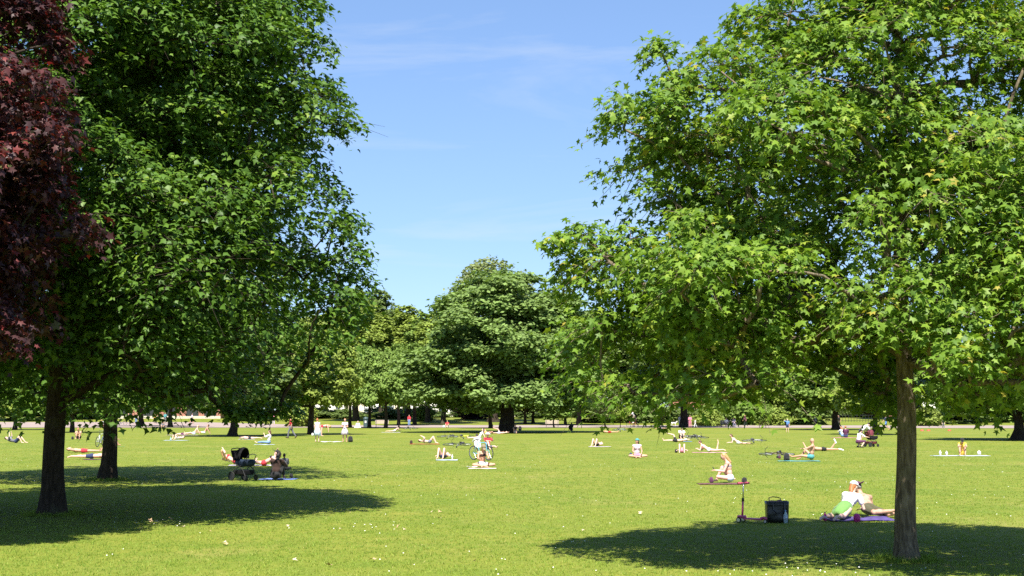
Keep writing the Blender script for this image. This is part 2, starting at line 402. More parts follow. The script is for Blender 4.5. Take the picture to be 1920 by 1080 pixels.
def grow_leaves(rng, C, R, O, ntw, nlf, size, flat=0.55, droop=0.35, jit=0.07, updir=0.75, outdir=0.5, rndn=0.42, shell=0.5, ysplit=None):
    P, T, N, S, K, TW = [], [], [], [], [], []
    for c, r, o in zip(C, R, O):
        half = ysplit is not None and c[1] > ysplit            # far side of a near crown: fewer, larger leaves
        k = max(3, int(round(ntw * (1 - 0.5 * shell) * (0.6 if half else 1) * rng.uniform(0.8, 1.2)))); lsz = size * (1.3 if half else 1)
        ms = int(ntw * nlf * shell * (0.55 if half else 1))
        if ms:                                                # leaves spread over the dome of the clump
            q = norm(rng.normal(size=(ms, 3)) + o * 0.6 + np.array([0, 0, 0.9]))
            p = c + q * np.array([1, 1, max(flat, 0.45)]) * r * (0.72 + 0.30 * rng.random((ms, 1))) + rng.normal(0, jit * .6, (ms, 3)) - np.array([0, 0, droop * r * 0.4])
            nn = norm(q * 0.75 + np.array([0, 0, 0.5]) * updir + rng.normal(0, rndn * 0.9, (ms, 3)))
            tip = norm(q * np.array([.7, .7, 0]) + rng.normal(0, .55, (ms, 3)) * np.array([1, 1, .5]) + np.array([0, 0, -0.45]))
            nn = norm(nn - tip * np.sum(nn * tip, -1, keepdims=True))
            P.append(p); T.append(tip); N.append(nn); S.append(lsz * rng.uniform(0.6, 1.2, ms)); K.append(np.clip(rng.beta(2.0, 2.4, ms) + rng.normal(0, .1), 0, 1))
        d = rng.normal(size=(k, 3)); d = norm(d) * np.array([1, 1, flat]); d = norm(d + o * np.array([0.45, 0.45, 0.35]) + np.array([0, 0, 0.15]))
        L = r * rng.uniform(0.65, 1.2, size=k); shade = rng.normal(0, 0.11)
        for i in range(k):
            m = max(2, int(nlf * rng.uniform(0.8, 1.2)))
            t = np.sort(0.2 + 0.84 * rng.random(m) ** 0.7)[:, None]
            p = c + d[i] * L[i] * t + np.array([0, 0, -droop]) * r * t * t
            TW.append((c, c + d[i] * L[i] * 0.55 + np.array([0, 0, -droop * r * 0.3]), c + d[i] * L[i] + np.array([0, 0, -droop * r])))
            p = p + rng.normal(0, jit, (m, 3))
            az = rng.normal(size=(m, 3)) * np.array([1, 1, 0.35])
            tip = norm(d[i] * 0.55 + norm(az) * 0.85 + np.array([0, 0, -0.40]))
            nn = norm(np.array([0, 0, updir]) + o * outdir + rng.normal(0, rndn, (m, 3)))
            nn = norm(nn - tip * np.sum(nn * tip, -1, keepdims=True))
            P.append(p); T.append(tip); N.append(nn)
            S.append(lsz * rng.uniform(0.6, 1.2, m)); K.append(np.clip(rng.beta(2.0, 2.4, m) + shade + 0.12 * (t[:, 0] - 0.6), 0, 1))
    return np.concatenate(P), np.concatenate(T), np.concatenate(N), np.concatenate(S), np.concatenate(K), TW

def leaf_mesh(name, P, T, N, S, K, tv, tf, material):
    Bx = np.cross(T, N)
    V = P[:, None, :] + S[:, None, None] * (tv[None, :, 0:1] * Bx[:, None, :] + tv[None, :, 1:2] * T[:, None, :] + tv[None, :, 2:3] * N[:, None, :])
    n, k = len(P), len(tv)
    Fc = (tf[None] + (np.arange(n) * k)[:, None, None]).reshape(-1)
    return np_mesh(name, V.reshape(-1, 3), Fc, 3, material, {'rnd': np.repeat(K, k)})

def skeleton(trunk_nodes, trunk_r, C, R, tip_r, grav=0.9):
    """join every clump to the nearest wood that lies nearer the trunk; pipe-model radii"""
    nodes = [np.array(p) for p in trunk_nodes]; par = [-1] + list(range(len(trunk_nodes) - 1)); nt = len(nodes)
    base = nodes[0]; axis0 = np.array([p for p in nodes])
    dist = np.array([np.min(np.linalg.norm(axis0 - c, axis=1)) for c in C]); order = np.argsort(dist)
    dn = [0.0] * nt; idx = {}
    for ci in order:
        c = C[ci] - np.array([0, 0, 0.15 * R[ci]]); A = np.array(nodes)
        v = c - A; d = np.linalg.norm(v, axis=1)
        cost = d + grav * np.maximum(0, A[:, 2] - c[2] + 0.25 * d) + 0.12 * np.array(dn)
        cost[0:1] += 50
        b = int(np.argmin(cost)); idx[ci] = len(nodes); nodes.append(c); par.append(b); dn.append(dn[b] + d[b])
    rad2 = [0.0] * len(nodes)
    for i in range(len(nodes) - 1, nt - 1, -1):
        rad2[i] += tip_r ** 2 * 1.0; rad2[par[i]] += rad2[i]
    return nodes, par, [math.sqrt(x) for x in rad2], nt

def branch_mesh(name, nodes, par, rad, nt, rng, material, trunk_r, twigs=None, twig_r=0.006, seg=6, rmax=9.0):
    mb = MB()
    for i in range(nt, len(nodes)):
        a, b = np.array(nodes[par[i]]), np.array(nodes[i]); L = np.linalg.norm(b - a)
        r1 = rad[i]; r0 = min(rad[par[i]] if par[i] >= nt else r1 * 1.35, r1 * 1.9, rmax)
        if L < 0.02: continue
        off = rng.normal(0, 0.06 * L, 3); sag = np.array([0, 0, 0.10 * L if par[i] < nt else 0.03 * L])
        q1 = a + (b - a) * 0.35 + off + sag; q2 = a + (b - a) * 0.7 + off * 0.6 + sag * 0.7
        mb.tube([a, q1, q2, b], [r0, r0 * 0.6 + r1 * 0.4, r1 * 1.05, r1], seg, cap=False)
    for tw in (twigs or []):
        mb.tube(list(tw), [twig_r, twig_r * 0.8, twig_r * 0.4], 3, cap=False)
    return mb.mesh(name, material, smooth=True)

def trunk_mesh(name, H, r0, rtop, material, rng, lean=(0, 0), seg=20, flare=1.7, wob=0.03, nr=22):
    mb = MB(); ph = rng.uniform(0, 6.28, 6); rings = []
    for j in range(nr + 1):
        t = j / nr; z = -0.12 + (H + 0.12) * t ** 1.25
        r = r0 + (rtop - r0) * (max(z, 0) / H)
        fl = 1 + (flare - 1) * math.exp(-max(z, 0) / (1.1 * r0))
        cx = lean[0] * (z / H) + wob * math.sin(z * 1.3 + ph[0]) * min(1, z); cy = lean[1] * (z / H) + wob * math.sin(z * 1.1 + ph[1]) * min(1, z)
        rings.append((cx, cy, z))
        for k in range(seg):
            a = 2 * math.pi * k / seg
            lob = 1 + (fl - 1) * (0.55 + 0.9 * max(0, math.sin(2.5 * a + ph[2]))) * 0.8 + 0.05 * math.sin(5 * a + ph[3] + z) + 0.05 * noise.noise((math.cos(a) * 1.5, math.sin(a) * 1.5, z * 1.5 + ph[4]))
            mb.v.append((cx + r * lob * math.cos(a), cy + r * lob * math.sin(a), z))
        if j:
            for k in range(seg):
                k2 = (k + 1) % seg; o = (j - 1) * seg
                mb.f.append((o + k, o + k2, o + seg + k2, o + seg + k))
    mb.f.append(tuple(nr * seg + k for k in range(seg)))
    return mb.mesh(name, material, smooth=True), rings

def near_tree(name, label, pos, seed, table, zlo, zhi, trunk, fork, nclump, rc, ntw, nlf, size, tv, tf, leafm, barkm, extra=(), nsep=300, axis=lambda z: (0, 0), gaps=0.0, kw={}, cat='tree', sep=0.5, fill=0.36, envn=0.13, nsub=0, hollow=None, trim=None):
    rng = np.random.default_rng(seed)
    zs = [t[0] for t in table]; rs = [t[1] for t in table]
    env = lambda z, th: float(np.interp(z, zs, rs))
    C, R, O = clump_points(rng, env, zlo, zhi, nclump, rc, axis, sep=sep, fill=fill, gaps=gaps, gseed=seed * 1.7, envn=envn, inset=1.0 if nsub else .75)
    if nsub: C, R, O = lobed(rng, C, R, O, nsub)
    if hollow:                                    # bare limbs low down beside the trunk
        ok = ~((np.hypot(C[:, 0], C[:, 1]) < hollow[0]) & (C[:, 2] < hollow[1])); C, R, O = C[ok], R[ok], O[ok]
    dd0 = np.hypot(C[:, 0] + pos[0], C[:, 1] + pos[1]); ok = C[:, 2] > 2.28 - 0.0115 * dd0 + 0.72 * R; C, R, O = C[ok], R[ok], O[ok]   # clear height under the crown
    for e in extra:
        C = np.vstack([C, e[:3]]); R = np.append(R, e[3]); O = np.vstack([O, norm(np.array([e[0], e[1], 0.0]))])
    root = empty(name, pos)
    H = zhi * 0.86
    tm, rings = trunk_mesh('trunk', H, trunk[0], trunk[1], barkm, rng, lean=trunk[2] if len(trunk) > 2 else (0, 0))
    tr = link('trunk', tm, root)
    tn = [(0, 0, 0)] + [r for r in rings if r[2] > fork]
    nodes, par, rad, nt = skeleton(tn, trunk[0], C, R, 0.014)
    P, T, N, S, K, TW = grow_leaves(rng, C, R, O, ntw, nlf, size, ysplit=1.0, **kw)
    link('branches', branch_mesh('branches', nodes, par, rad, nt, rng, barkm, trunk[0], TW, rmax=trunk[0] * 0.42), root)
    W = P + np.array(pos); ok = P[:, 2] > 2.24 - 0.0125 * np.hypot(W[:, 0], W[:, 1]); P, T, N, S, K = P[ok], T[ok], N[ok], S[ok], K[ok]
    if trim:
        ok = np.hypot(P[:, 0], P[:, 1]) < np.interp(P[:, 2], zs, rs) * trim * (1 + rng.normal(0, .02, len(P))); P, T, N, S, K = P[ok], T[ok], N[ok], S[ok], K[ok]
    if nsep:                                     # the leaves that show largest are single leaves
        W = P + np.array(pos); rel = W - np.array([0, 0, CAM_H]); dd = np.linalg.norm(rel, axis=1)
        fy = rel[:, 1] * math.cos(PITCH) + rel[:, 2] * math.sin(PITCH); uy = -rel[:, 1] * math.sin(PITCH) + rel[:, 2] * math.cos(PITCH)
        px = 960 + F_PX * rel[:, 0] / fy; py = 540 - F_PX * uy / fy
        face = np.abs(np.sum(N * rel, axis=1)) / dd
        vis = (px > 12) & (px < 1908) & (py > 12) & (py < 1060)
        score = np.where(vis, S * (0.35 + face) / dd, 0) + 1e-6 * (-dd)
        # only leaves with nothing in front: first in a coarse screen cell
        cell = (px // 9).astype(int) * 4000 + (py // 9).astype(int); order = np.argsort(dd); _, first = np.unique(cell[order], return_index=True)
        front = np.zeros(len(P), bool); front[order[first]] = True
        score[~front] = -1
        pick = np.argsort(-score)[:nsep]; keep = np.ones(len(P), bool); keep[pick] = False
        variants = []
        for v in range(8):
            variants.append(np_mesh('leaf', tv, tf.reshape(-1), 3, leafm, {'rnd': np.full(len(tv), 0.12 + 0.11 * v)}))
        for i in pick:
            b = np.cross(T[i], N[i])
            M = Matrix(((b[0], T[i][0], N[i][0], P[i][0]), (b[1], T[i][1], N[i][1], P[i][1]), (b[2], T[i][2], N[i][2], P[i][2]), (0, 0, 0, 1))) @ Matrix.Scale(S[i], 4)
            o = link('leaf', variants[min(7, int(K[i] * 8))], root); o.matrix_local = M
        P, T, N, S, K = P[keep], T[keep], N[keep], S[keep], K[keep]
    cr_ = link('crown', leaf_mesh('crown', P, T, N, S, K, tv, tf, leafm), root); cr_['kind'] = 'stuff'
    tag(root, label, cat)
    return root

# the maple on the right
pr = GP(1700, 1050)
near_tree('maple_tree', 'broad bright green maple with star-shaped leaves, trunk at right beside the sunbathing couple',
          tuple(pr), 11,
          [(2.2, 2.6), (2.6, 4.6), (3.2, 5.4), (4.2, 5.4), (5.2, 4.9), (6.2, 4.4), (7.2, 4.2), (8.2, 3.7), (9.2, 2.4), (10.0, 0.6)], 2.6, 9.9,
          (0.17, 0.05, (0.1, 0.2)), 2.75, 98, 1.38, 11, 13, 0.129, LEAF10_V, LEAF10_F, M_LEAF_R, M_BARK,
          extra=[(-4.95, -0.6, 5.0, 0.45), (-5.35, -0.7, 4.85, 0.32), (-3.5, -0.5, 7.4, 0.5), (-3.75, -0.4, 7.9, 0.4), (-2.3, -0.3, 8.5, 0.5), (-4.7, -.6, 2.75, .75), (-4.9, .2, 3.2, .8), (-4.3, -1.3, 2.65, .7), (-3.7, -.8, 2.55, .7), (-4.75, -1.0, 3.6, .8), (-4.2, .6, 2.7, .7), (-3.0, -1.6, 2.6, .7)],
          gaps=0.15, nsub=7, hollow=(1.5, 3.35), kw=dict(flat=0.5, droop=0.42, jit=0.07, updir=0.8, outdir=0.5, rndn=0.34), sep=0.62)
# the deep green maple on the left and the second one behind it
pl = GP(100, 965)
LT = [(1.5, 3.5), (2.0, 5.2), (3.0, 6.2), (4.5, 7.0), (6.5, 7.2), (8.0, 6.7), (9.3, 6.5), (11.0, 6.5), (12.5, 6.0), (14.0, 4.2), (15.2, 1.2)]
lt = near_tree('maple_tree', 'huge dense dark green maple whose thick trunk stands nearest at left', tuple(pl), 23,
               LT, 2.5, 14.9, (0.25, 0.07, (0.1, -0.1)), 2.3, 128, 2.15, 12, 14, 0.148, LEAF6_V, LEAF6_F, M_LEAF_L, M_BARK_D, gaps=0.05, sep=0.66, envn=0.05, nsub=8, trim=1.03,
               extra=[(4.3, -0.2, 2.25, 0.5), (4.9, 0.4, 2.35, 0.5), (3.9, -0.5, 2.3, 0.5)] + [(6.45 - .35 * abs(z - 5.6) ** 1.3, y, z, .8) for z, y in ((3.4, .3), (3.9, -.9), (4.4, .6), (4.8, -.4), (5.3, .9), (5.6, -.8), (6.0, .2), (6.4, -.9), (6.7, .7), (7.2, 0.), (7.8, .5), (8.3, -.6))] + [(5.75 - .22 * (z - 9), y, z, .85) for z, y in ((8.8, .4), (9.3, -.8), (9.8, .7), (10.3, -.4), (10.8, .5), (11.3, -.7), (11.8, .3), (12.3, -.3))],
               kw=dict(flat=0.40, droop=0.32, jit=0.08, updir=0.9, outdir=0.45, rndn=0.30))
p2 = GP(203, 900)
lt2 = empty('maple_tree', tuple(p2), 2.2)
for ch in lt.children:
    if ch.name.split('.')[0] in ('trunk', 'branches'): c = ch.copy(); COL.objects.link(c); c.parent = lt2
lt2['label'] = 'dark green maple with the slimmer trunk just right of the thick left trunk'; lt2['category'] = 'tree'
_rng = np.random.default_rng(5)
_C, _R, _O = clump_points(_rng, lambda z, th: float(np.interp(z, [t[0] for t in LT], [t[1] for t in LT])), 2.3, 14.0, 330, 1.3)
_C = _C + np.array([0, 0, .4])
_P, _T, _N, _S, _K, _TW = grow_leaves(_rng, _C, _R, _O, 8, 9, 0.24, flat=0.42, droop=0.3, jit=0.1, updir=0.85, rndn=0.38)
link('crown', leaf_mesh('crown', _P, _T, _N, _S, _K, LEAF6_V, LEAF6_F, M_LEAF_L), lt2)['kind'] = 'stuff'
# the copper maple at the left edge, trunk outside the frame
near_tree('copper_maple_tree', 'dark red copper maple crown reaching in from the left edge', (-10.75, 25.2, 0), 31,
          [(2.0, .8), (2.8, 1.6), (3.6, 2.9), (5.4, 4.2), (6.4, 3.8), (7.4, 3.5), (9.2, 3.0), (11.0, 2.0), (12.0, 0.5)], 3.0, 11.8,
          (0.2, 0.05), 2.3, 130, 1.25, 9, 11, 0.145, LEAF10_V, LEAF10_F, M_LEAF_RED, M_BARK_D, gaps=0.0, nsub=6, sep=0.6,
          kw=dict(flat=0.5, droop=0.42, jit=0.07, updir=0.65, outdir=0.55, rndn=0.42))

# ---- trees across the lawn: built once per habit, then copied with their parts
def far_tree_template(seed, table, zlo, zhi, tr, fork, nclump, rc, ntw, nlf, size, leafm, barkm, gaps=0.05, kw={}, sep=0.6, fill=0.34, nsub=0):
    rng = np.random.default_rng(seed)
    zs = [t[0] for t in table]; rs = [t[1] for t in table]
    C, R, O = clump_points(rng, lambda z, th: float(np.interp(z, zs, rs)), zlo, zhi, nclump, rc, gaps=gaps, gseed=seed * 2.3, sep=sep, fill=fill, inset=1.0 if nsub else .75)
    if nsub: C, R, O = lobed(rng, C, R, O, nsub)
    tm, rings = trunk_mesh('trunk', zhi * 0.8, tr, tr * 0.25, barkm, rng, lean=(rng.uniform(-.3, .3), 0), seg=10, nr=10, wob=0.08)
    nodes, par, rad, nt = skeleton([(0, 0, 0)] + [r for r in rings if r[2] > fork], tr, C, R, 0.022)
    bm_ = branch_mesh('branches', nodes, par, rad, nt, rng, barkm, tr, None, seg=4, rmax=tr * 0.6)
    P, T, N, S, K, _ = grow_leaves(rng, C, R, O, ntw, nlf, size, **kw)
    return tm, bm_, (P, T, N, S, K)
def tree_from(tp, name, label, pos, rz, s, leafm, cache={}, cat='tree', group=None, sz=None):
    tm, bm_, L = tp
    key = (id(tm), leafm.name)
    if key not in cache: cache[key] = leaf_mesh('crown', *L, LEAF2_V, LEAF2_F, leafm)
    root = empty(name, pos, rz); root.scale = (s, s, sz or s)
    link('trunk', tm, root); link('branches', bm_, root)
    link('crown', cache[key], root)['kind'] = 'stuff'
    tag(root, label, cat, group)
    return root
KF = dict(flat=0.45, droop=0.25, jit=0.14, updir=0.85, outdir=0.5, rndn=0.38)
T_ROUND = far_tree_template(41, [(2.2, 2.2), (3.2, 4.2), (5, 5.0), (7, 4.8), (9, 3.8), (10.6, 2.0), (11.4, .5)], 3.5, 11.2, 0.32, 2.2, 62, 1.75, 8, 10, 0.40, M_FAR_MID, M_BARK_D, kw=KF, nsub=5)
T_LOW = far_tree_template(42, [(1.8, 2.6), (2.6, 4.4), (4, 5.0), (5.4, 4.2), (6.6, 2.6), (7.4, .6)], 2.9, 7.2, 0.26, 1.8, 57, 1.6, 8, 10, 0.38, M_FAR_MID, M_BARK_D, kw=KF, nsub=5)
T_TALL = far_tree_template(43, [(2.4, 1.8), (4, 3.2), (7, 4.2), (11, 4.4), (14, 3.4), (16.4, 1.8), (17.6, .4)], 4.2, 17.3, 0.36, 2.6, 80, 1.9, 8, 10, 0.44, M_FAR_MID, M_BARK_D, kw=KF, nsub=5)
T_FEATHER = far_tree_template(44, [(6, 2.0), (10, 4.2), (15, 4.8), (18.5, 4.3), (20.5, 2.6), (21.6, .8)], 6.5, 21.4, 0.4, 3.0, 190, 1.1, 9, 8, 0.34, M_FAR_PAL, M_BARK_D, gaps=0.15,
                               kw=dict(flat=1.2, droop=-0.15, jit=0.2, updir=0.5, outdir=0.5, rndn=0.7))
T_SAPLING = far_tree_template(45, [(1.0, .5), (1.8, 1.1), (3.0, 1.3), (4.2, .9), (5.0, .2)], 1.1, 4.9, 0.06, 0.9, 34, 0.5, 7, 7, 0.24, M_FAR_BRI, M_BARK_D, kw=KF)
T_BIG = far_tree_template(46, [(2.2, 3.0), (2.9, 7.2), (4.2, 9.0), (6.5, 9.4), (9.0, 9.6), (10.5, 9.1), (12.5, 8.3), (14.5, 7.2), (16.2, 5.2), (17.4, 2.2)], 3.2, 17.0, 0.66, 2.4, 130, 2.5, 9, 10, 0.42, M_FAR_BIG, M_BARK_D, gaps=0.08,
                          kw=dict(flat=0.34, droop=0.22, jit=0.18, updir=0.95, outdir=0.4, rndn=0.36), sep=0.62, nsub=6)

def ft(tp, name, label, px, py, w_px=None, h_px=None, m=M_FAR_MID, rz=0.0, Y=None, native=(10.0, 11.4), group=None, cat='tree'):
    """a far tree standing at a spot of the lawn, with its crown width and top as measured"""
    if Y is None: p = GP(px, py)
    else: p = Vector(((px - 960) / F_PX * Y, Y, terrain(0, Y)))
    p.z = terrain(p.x, p.y)
    k = F_PX / p.y
    s = (w_px / k) / native[0] if w_px else 1.0; sz = (h_px / k) / native[1] if h_px else s
    return tree_from(tp, name, label, tuple(p), rz, s, m, sz=sz, group=group, cat=cat)
RN, LO, TA, FE, SA, BI = (10.0, 11.4), (10.0, 7.4), (8.8, 17.5), (9.6, 21.5), (2.6, 5.0), (19.2, 17.4)
BT = 'trees along the far side of the path'
ft(T_BIG, 'broad_tree', 'great round-headed tree with dark trunk standing alone in mid lawn', 950, 811, 415, 288, M_FAR_BIG, 0.4, native=BI)
ft(T_FEATHER, 'poplar_tree', 'pale feathery tree whose top rises behind the great round tree', 925, 0, 190, 296, M_FAR_PAL, 0.3, Y=262, native=FE)
ft(T_ROUND, 'young_maple_tree', 'yellowish green tree with dark trunk behind the two women in white', 583, 815, 190, 220, M_FAR_YEL, 1.0, native=RN)
ft(T_ROUND, 'lime_tree', 'tree standing on the lawn under the right edge of the left maple', 437, 818, 240, 190, M_FAR_DRK, 2.0, native=RN)
ft(T_LOW, 'lime_tree', 'dark-trunked tree just left of the litter bin by the path', 656, 802, 130, 130, M_FAR_BRI, 0.5, native=LO)
ft(T_LOW, 'lime_tree', 'tree with its trunk hidden behind the litter bin', 692, 802, 120, 150, M_FAR_MID, 1.5, native=LO)
ft(T_LOW, 'lime_tree', 'tree with a slanting limb just in front of the left bench', 723, 803, 130, 140, M_FAR_MID, 2.6, native=LO)
ft(T_ROUND, 'lime_tree', 'slim tree behind the person in red standing on the path', 748, 0, 100, 150, M_FAR_MID, 3.6, Y=232, native=RN)
ft(T_ROUND, 'lime_tree', 'mid green tree whose trunk rises right of the person in red', 778, 0, 120, 150, M_FAR_MID, 4.1, Y=240, native=RN)
ft(T_TALL, 'beech_tree', 'tall bright green tree next to the left maple, reaching highest there', 668, 0, 150, 240, M_FAR_BRI, 0.2, Y=268, native=TA)
ft(T_TALL, 'beech_tree', 'tall dark green tree directly behind the bright one on the left', 714, 0, 110, 232, M_FAR_DRK, 1.2, Y=290, native=TA)
ft(T_TALL, 'beech_tree', 'dark green tree filling the dip in the tree line left of the great tree', 765, 0, 130, 206, M_FAR_BRI, 2.2, Y=275, native=TA)
ft(T_TALL, 'beech_tree', 'bright green tree adjoining the left shoulder of the great tree', 832, 0, 120, 225, M_FAR_BRI, 3.2, Y=250, native=TA)
ft(T_TALL, 'beech_tree', 'mid green tree in the gap directly left of the great tree', 802, 0, 120, 196, M_FAR_MID, 1.1, Y=262, native=TA)
ft(T_ROUND, 'lime_tree', 'shorter tree with trunk left of the great trunk', 920, 803, 120, 110, M_FAR_MID, 5.0, native=RN)
ft(T_ROUND, 'plum_tree', 'purple-leaved tree peeping out under the great crown', 1000, 0, 90, 80, M_FAR_PUR, 5.6, Y=255, native=RN)
ft(T_ROUND, 'lime_tree', 'tree right of the great tree, half covered by the right maple', 1085, 0, 150, 205, M_FAR_MID, 0.9, Y=236, native=RN)
ft(T_SAPLING, 'sapling', 'slim young tree in front of the right-hand bench', 1039, 802, 70, 66, M_FAR_MID, 0.3, native=SA, cat='sapling')
ft(T_SAPLING, 'sapling', 'pale young tree left of the cyclist by the path', 1135, 801, 62, 85, M_FAR_PAL, 1.3, native=SA, cat='sapling')
ft(T_SAPLING, 'sapling', 'small bright sapling touching the front wheel of the cyclist', 1163, 802, 36, 45, M_FAR_BRI, 2.3, native=SA, cat='sapling')
ft(T_ROUND, 'plane_tree', 'tree with pale trunk beside the women in pink', 1281, 801, 230, 210, M_FAR_DRK, 3.0, native=RN)
ft(T_TALL, 'beech_tree', 'dark tree behind the cyclist, under the right maple', 1190, 0, 170, 190, M_FAR_DRK, 4.0, Y=262, native=TA)
ft(T_ROUND, 'lime_tree', 'tree with trunk beside the striding figure at the path, right', 1568, 806, 200, 150, M_FAR_MID, 5.2, native=RN)
ft(T_ROUND, 'lime_tree', 'leaning thin-trunked tree behind the parents with the pushchair', 1641, 815, 170, 160, M_FAR_BRI, 0.7, native=RN)
ft(T_ROUND, 'lime_tree', 'dark-trunked tree at the right edge of the lawn', 1908, 825, 330, 200, M_FAR_MID, 1.9, native=RN)
ft(T_SAPLING, 'staked_sapling', 'newly planted tree held by pale stakes beside the path', 1430, 803, 40, 55, M_FAR_MID, 2.9, native=SA, cat='sapling')
ft(T_ROUND, 'hawthorn_tree', 'light green tree behind the staked sapling', 1480, 0, 150, 125, M_FAR_BRI, 3.9, Y=246, native=RN)
ft(T_TALL, 'beech_tree', 'dark tree behind the bench with the pink bicycle', 1380, 0, 190, 200, M_FAR_DRK, 5.9, Y=275, native=TA)
ft(T_TALL, 'beech_tree', 'tall tree behind the right maple trunk', 1720, 0, 210, 190, M_FAR_MID, 0.8, Y=280, native=TA)
ft(T_ROUND, 'lime_tree', 'far tree beyond the path near the right edge', 1830, 0, 180, 130, M_FAR_DRK, 2.4, Y=262, native=RN)
ft(T_LOW, 'lime_tree', 'small tree at the left edge of the frame by the path', 28, 806, 150, 115, M_FAR_BRI, 3.3, native=LO)
ft(T_ROUND, 'lime_tree', 'slim trunk between the two big left trunks', 135, 811, 140, 150, M_FAR_MID, 4.3, native=RN)
ft(T_ROUND, 'lime_tree', 'tree with trunk in front of the brick pavilion, left one', 265, 799, 150, 150, M_FAR_DRK, 5.3, native=RN)
ft(T_ROUND, 'lime_tree', 'tree with trunk in front of the brick pavilion, right one', 320, 801, 130, 140, M_FAR_MID, 6.0, native=RN)
ft(T_TALL, 'beech_tree', 'tall tree behind the left edge path', 60, 0, 220, 200, M_FAR_BRI, 1.7, Y=275, native=TA)
ft(T_TALL, 'beech_tree', 'dark tree behind the pavilion, between the big left trunks', 190, 0, 220, 210, M_FAR_DRK, 2.7, Y=300, native=TA)
ft(T_TALL, 'beech_tree', 'tree behind the pavilion, right end', 420, 0, 200, 190, M_FAR_DRK, 3.7, Y=305, native=TA)
ft(T_TALL, 'beech_tree', 'tree behind the walking man in red', 530, 0, 180, 195, M_FAR_MID, 4.7, Y=285, native=TA)
ft(T_LOW, 'lime_tree', 'small tree right of the great trunk, beyond the path', 985, 0, 110, 95, M_FAR_BRI, 4.4, Y=246, native=LO)
ft(T_LOW, 'lime_tree', 'low tree between the bench and the pale sapling', 1060, 0, 110, 95, M_FAR_BRI, 5.4, Y=243, native=LO)

# shrubs of the far border
T_BUSH = far_tree_template(51, [(0.0, 1.2), (0.5, 2.0), (1.4, 2.1), (2.3, 1.5), (3.0, .4)], 0.2, 2.9, 0.07, 0.15, 60, 0.7, 8, 8, 0.34, M_FAR_MID, M_BARK_D, kw=KF)
T_BUSH2 = far_tree_template(52, [(0.0, 1.5), (0.5, 2.2), (1.2, 2.2), (1.9, 1.5), (2.3, .4)], 0.2, 2.2, 0.07, 0.15, 55, 0.65, 8, 8, 0.30, M_FAR_MID, M_BARK_D, kw=KF)
BUSH = (4.2, 3.0)
for px, Y, w, h, m, tp, lab in [
    (560, 216, 70, 50, M_FAR_BRI, T_BUSH, 'feathery green bush left of the women in white'),
    (590, 285, 70, 16, M_FAR_DRK, T_BUSH, 'dark bush behind the women in white'),
    (650, 288, 80, 14, M_FAR_DRK, T_BUSH2, 'low dark bush behind the litter bin'),
    (735, 286, 75, 14, M_FAR_DRK, T_BUSH, 'low dark bush behind the left bench'),
    (795, 268, 46, 30, M_FAR_MID, T_BUSH, 'bush right of the person in red'),
    (890, 280, 80, 34, M_FAR_PUR, T_BUSH, 'purple bush left of the great trunk'),
    (1010, 288, 90, 16, M_FAR_DRK, T_BUSH2, 'dark bush right of the great trunk'),
    (1120, 258, 110, 46, M_FAR_DRK, T_BUSH, 'dark bush behind the pale sapling'),
    (1215, 258, 120, 44, M_FAR_DRK, T_BUSH2, 'dark bush behind the cyclist'),
    (1325, 226, 60, 30, M_FAR_BRI, T_BUSH2, 'rounded bright bush right of the women in pink'),
    (1345, 240, 70, 52, M_FAR_MID, T_BUSH, 'tall bush behind the bench with the pink bicycle'),
    (1405, 242, 90, 46, M_FAR_MID, T_BUSH, 'bush behind the walker in pink'),
    (1450, 232, 70, 34, M_FAR_BRI, T_BUSH2, 'bush right of the staked sapling'),
    (1510, 242, 100, 58, M_FAR_DRK, T_BUSH, 'dark bush behind the grey jogger'),
    (1735, 225, 62, 36, M_FAR_YEL, T_BUSH2, 'yellow-green bush just right of the right maple trunk'),
    (1790, 250, 120, 34, M_FAR_DRK, T_BUSH, 'dark bush beyond the path near the right edge'),
    (1880, 262, 120, 40, M_FAR_MID, T_BUSH2, 'bush at the right edge beyond the path'),
    (60, 270, 130, 40, M_FAR_DRK, T_BUSH, 'dark bush behind the path at the left edge'),
    (160, 285, 110, 40, M_FAR_DRK, T_BUSH2, 'dark bush between the big left trunks'),
    (470, 270, 90, 30, M_FAR_DRK, T_BUSH2, 'dark bush left of the walking man in red')]:
    ft(tp, 'bush', lab, px, 0, w, h, m, (px * 0.37) % 6.28, Y=Y, native=BUSH if tp is T_BUSH else (4.4, 2.3), cat='bush')
for i in range(26):
    px = 540 + i * 56 + (i * 37 % 23) - 11
    ft((T_BUSH, T_BUSH2)[i % 2], 'hedge_bush', 'dark bush of the hedge line in front of the far houses', px, 0, 74, 13 + (i * 13 % 8), M_FAR_DRK, i * 1.7, Y=296 + (i * 7 % 5), native=BUSH if i % 2 == 0 else (4.4, 2.3), cat='bush', group='hedge line in front of the far houses')

# ------------------------------------------------------------------ buildings, cars and furniture beyond the path
def at(px, Y, z=None):
    x = (px - 960) / F_PX * Y
    return Vector((x, Y, terrain(x, Y) if z is None else z))
M_GLASS = mat('window_glass', (0.05, 0.065, 0.08), 0.08, 0.3, 0.8, spec=0.8)
M_WHITEWALL = mat('white_render', (0.72, 0.69, 0.63), 0.9, 0.07, 0.7)
M_CREAM = mat('cream_render', (0.66, 0.58, 0.44), 0.9, 0.08, 0.7)
M_BRICK = mat('red_brick', (0.33, 0.15, 0.105), 0.9, 0.22, 3.0, bump=0.3, bscale=12)
M_STONE = mat('pale_stone', (0.50, 0.44, 0.36), 0.9, 0.12, 2.0)
M_SLATE = mat('roof_slate', (0.11, 0.105, 0.11), 0.7, 0.2, 2.0)
M_DARKWOOD = mat('dark_paint', (0.025, 0.03, 0.03), 0.5, 0.2, 4)
M_TIMBER = mat('bench_timber', (0.42, 0.34, 0.28), 0.8, 0.18, 6)
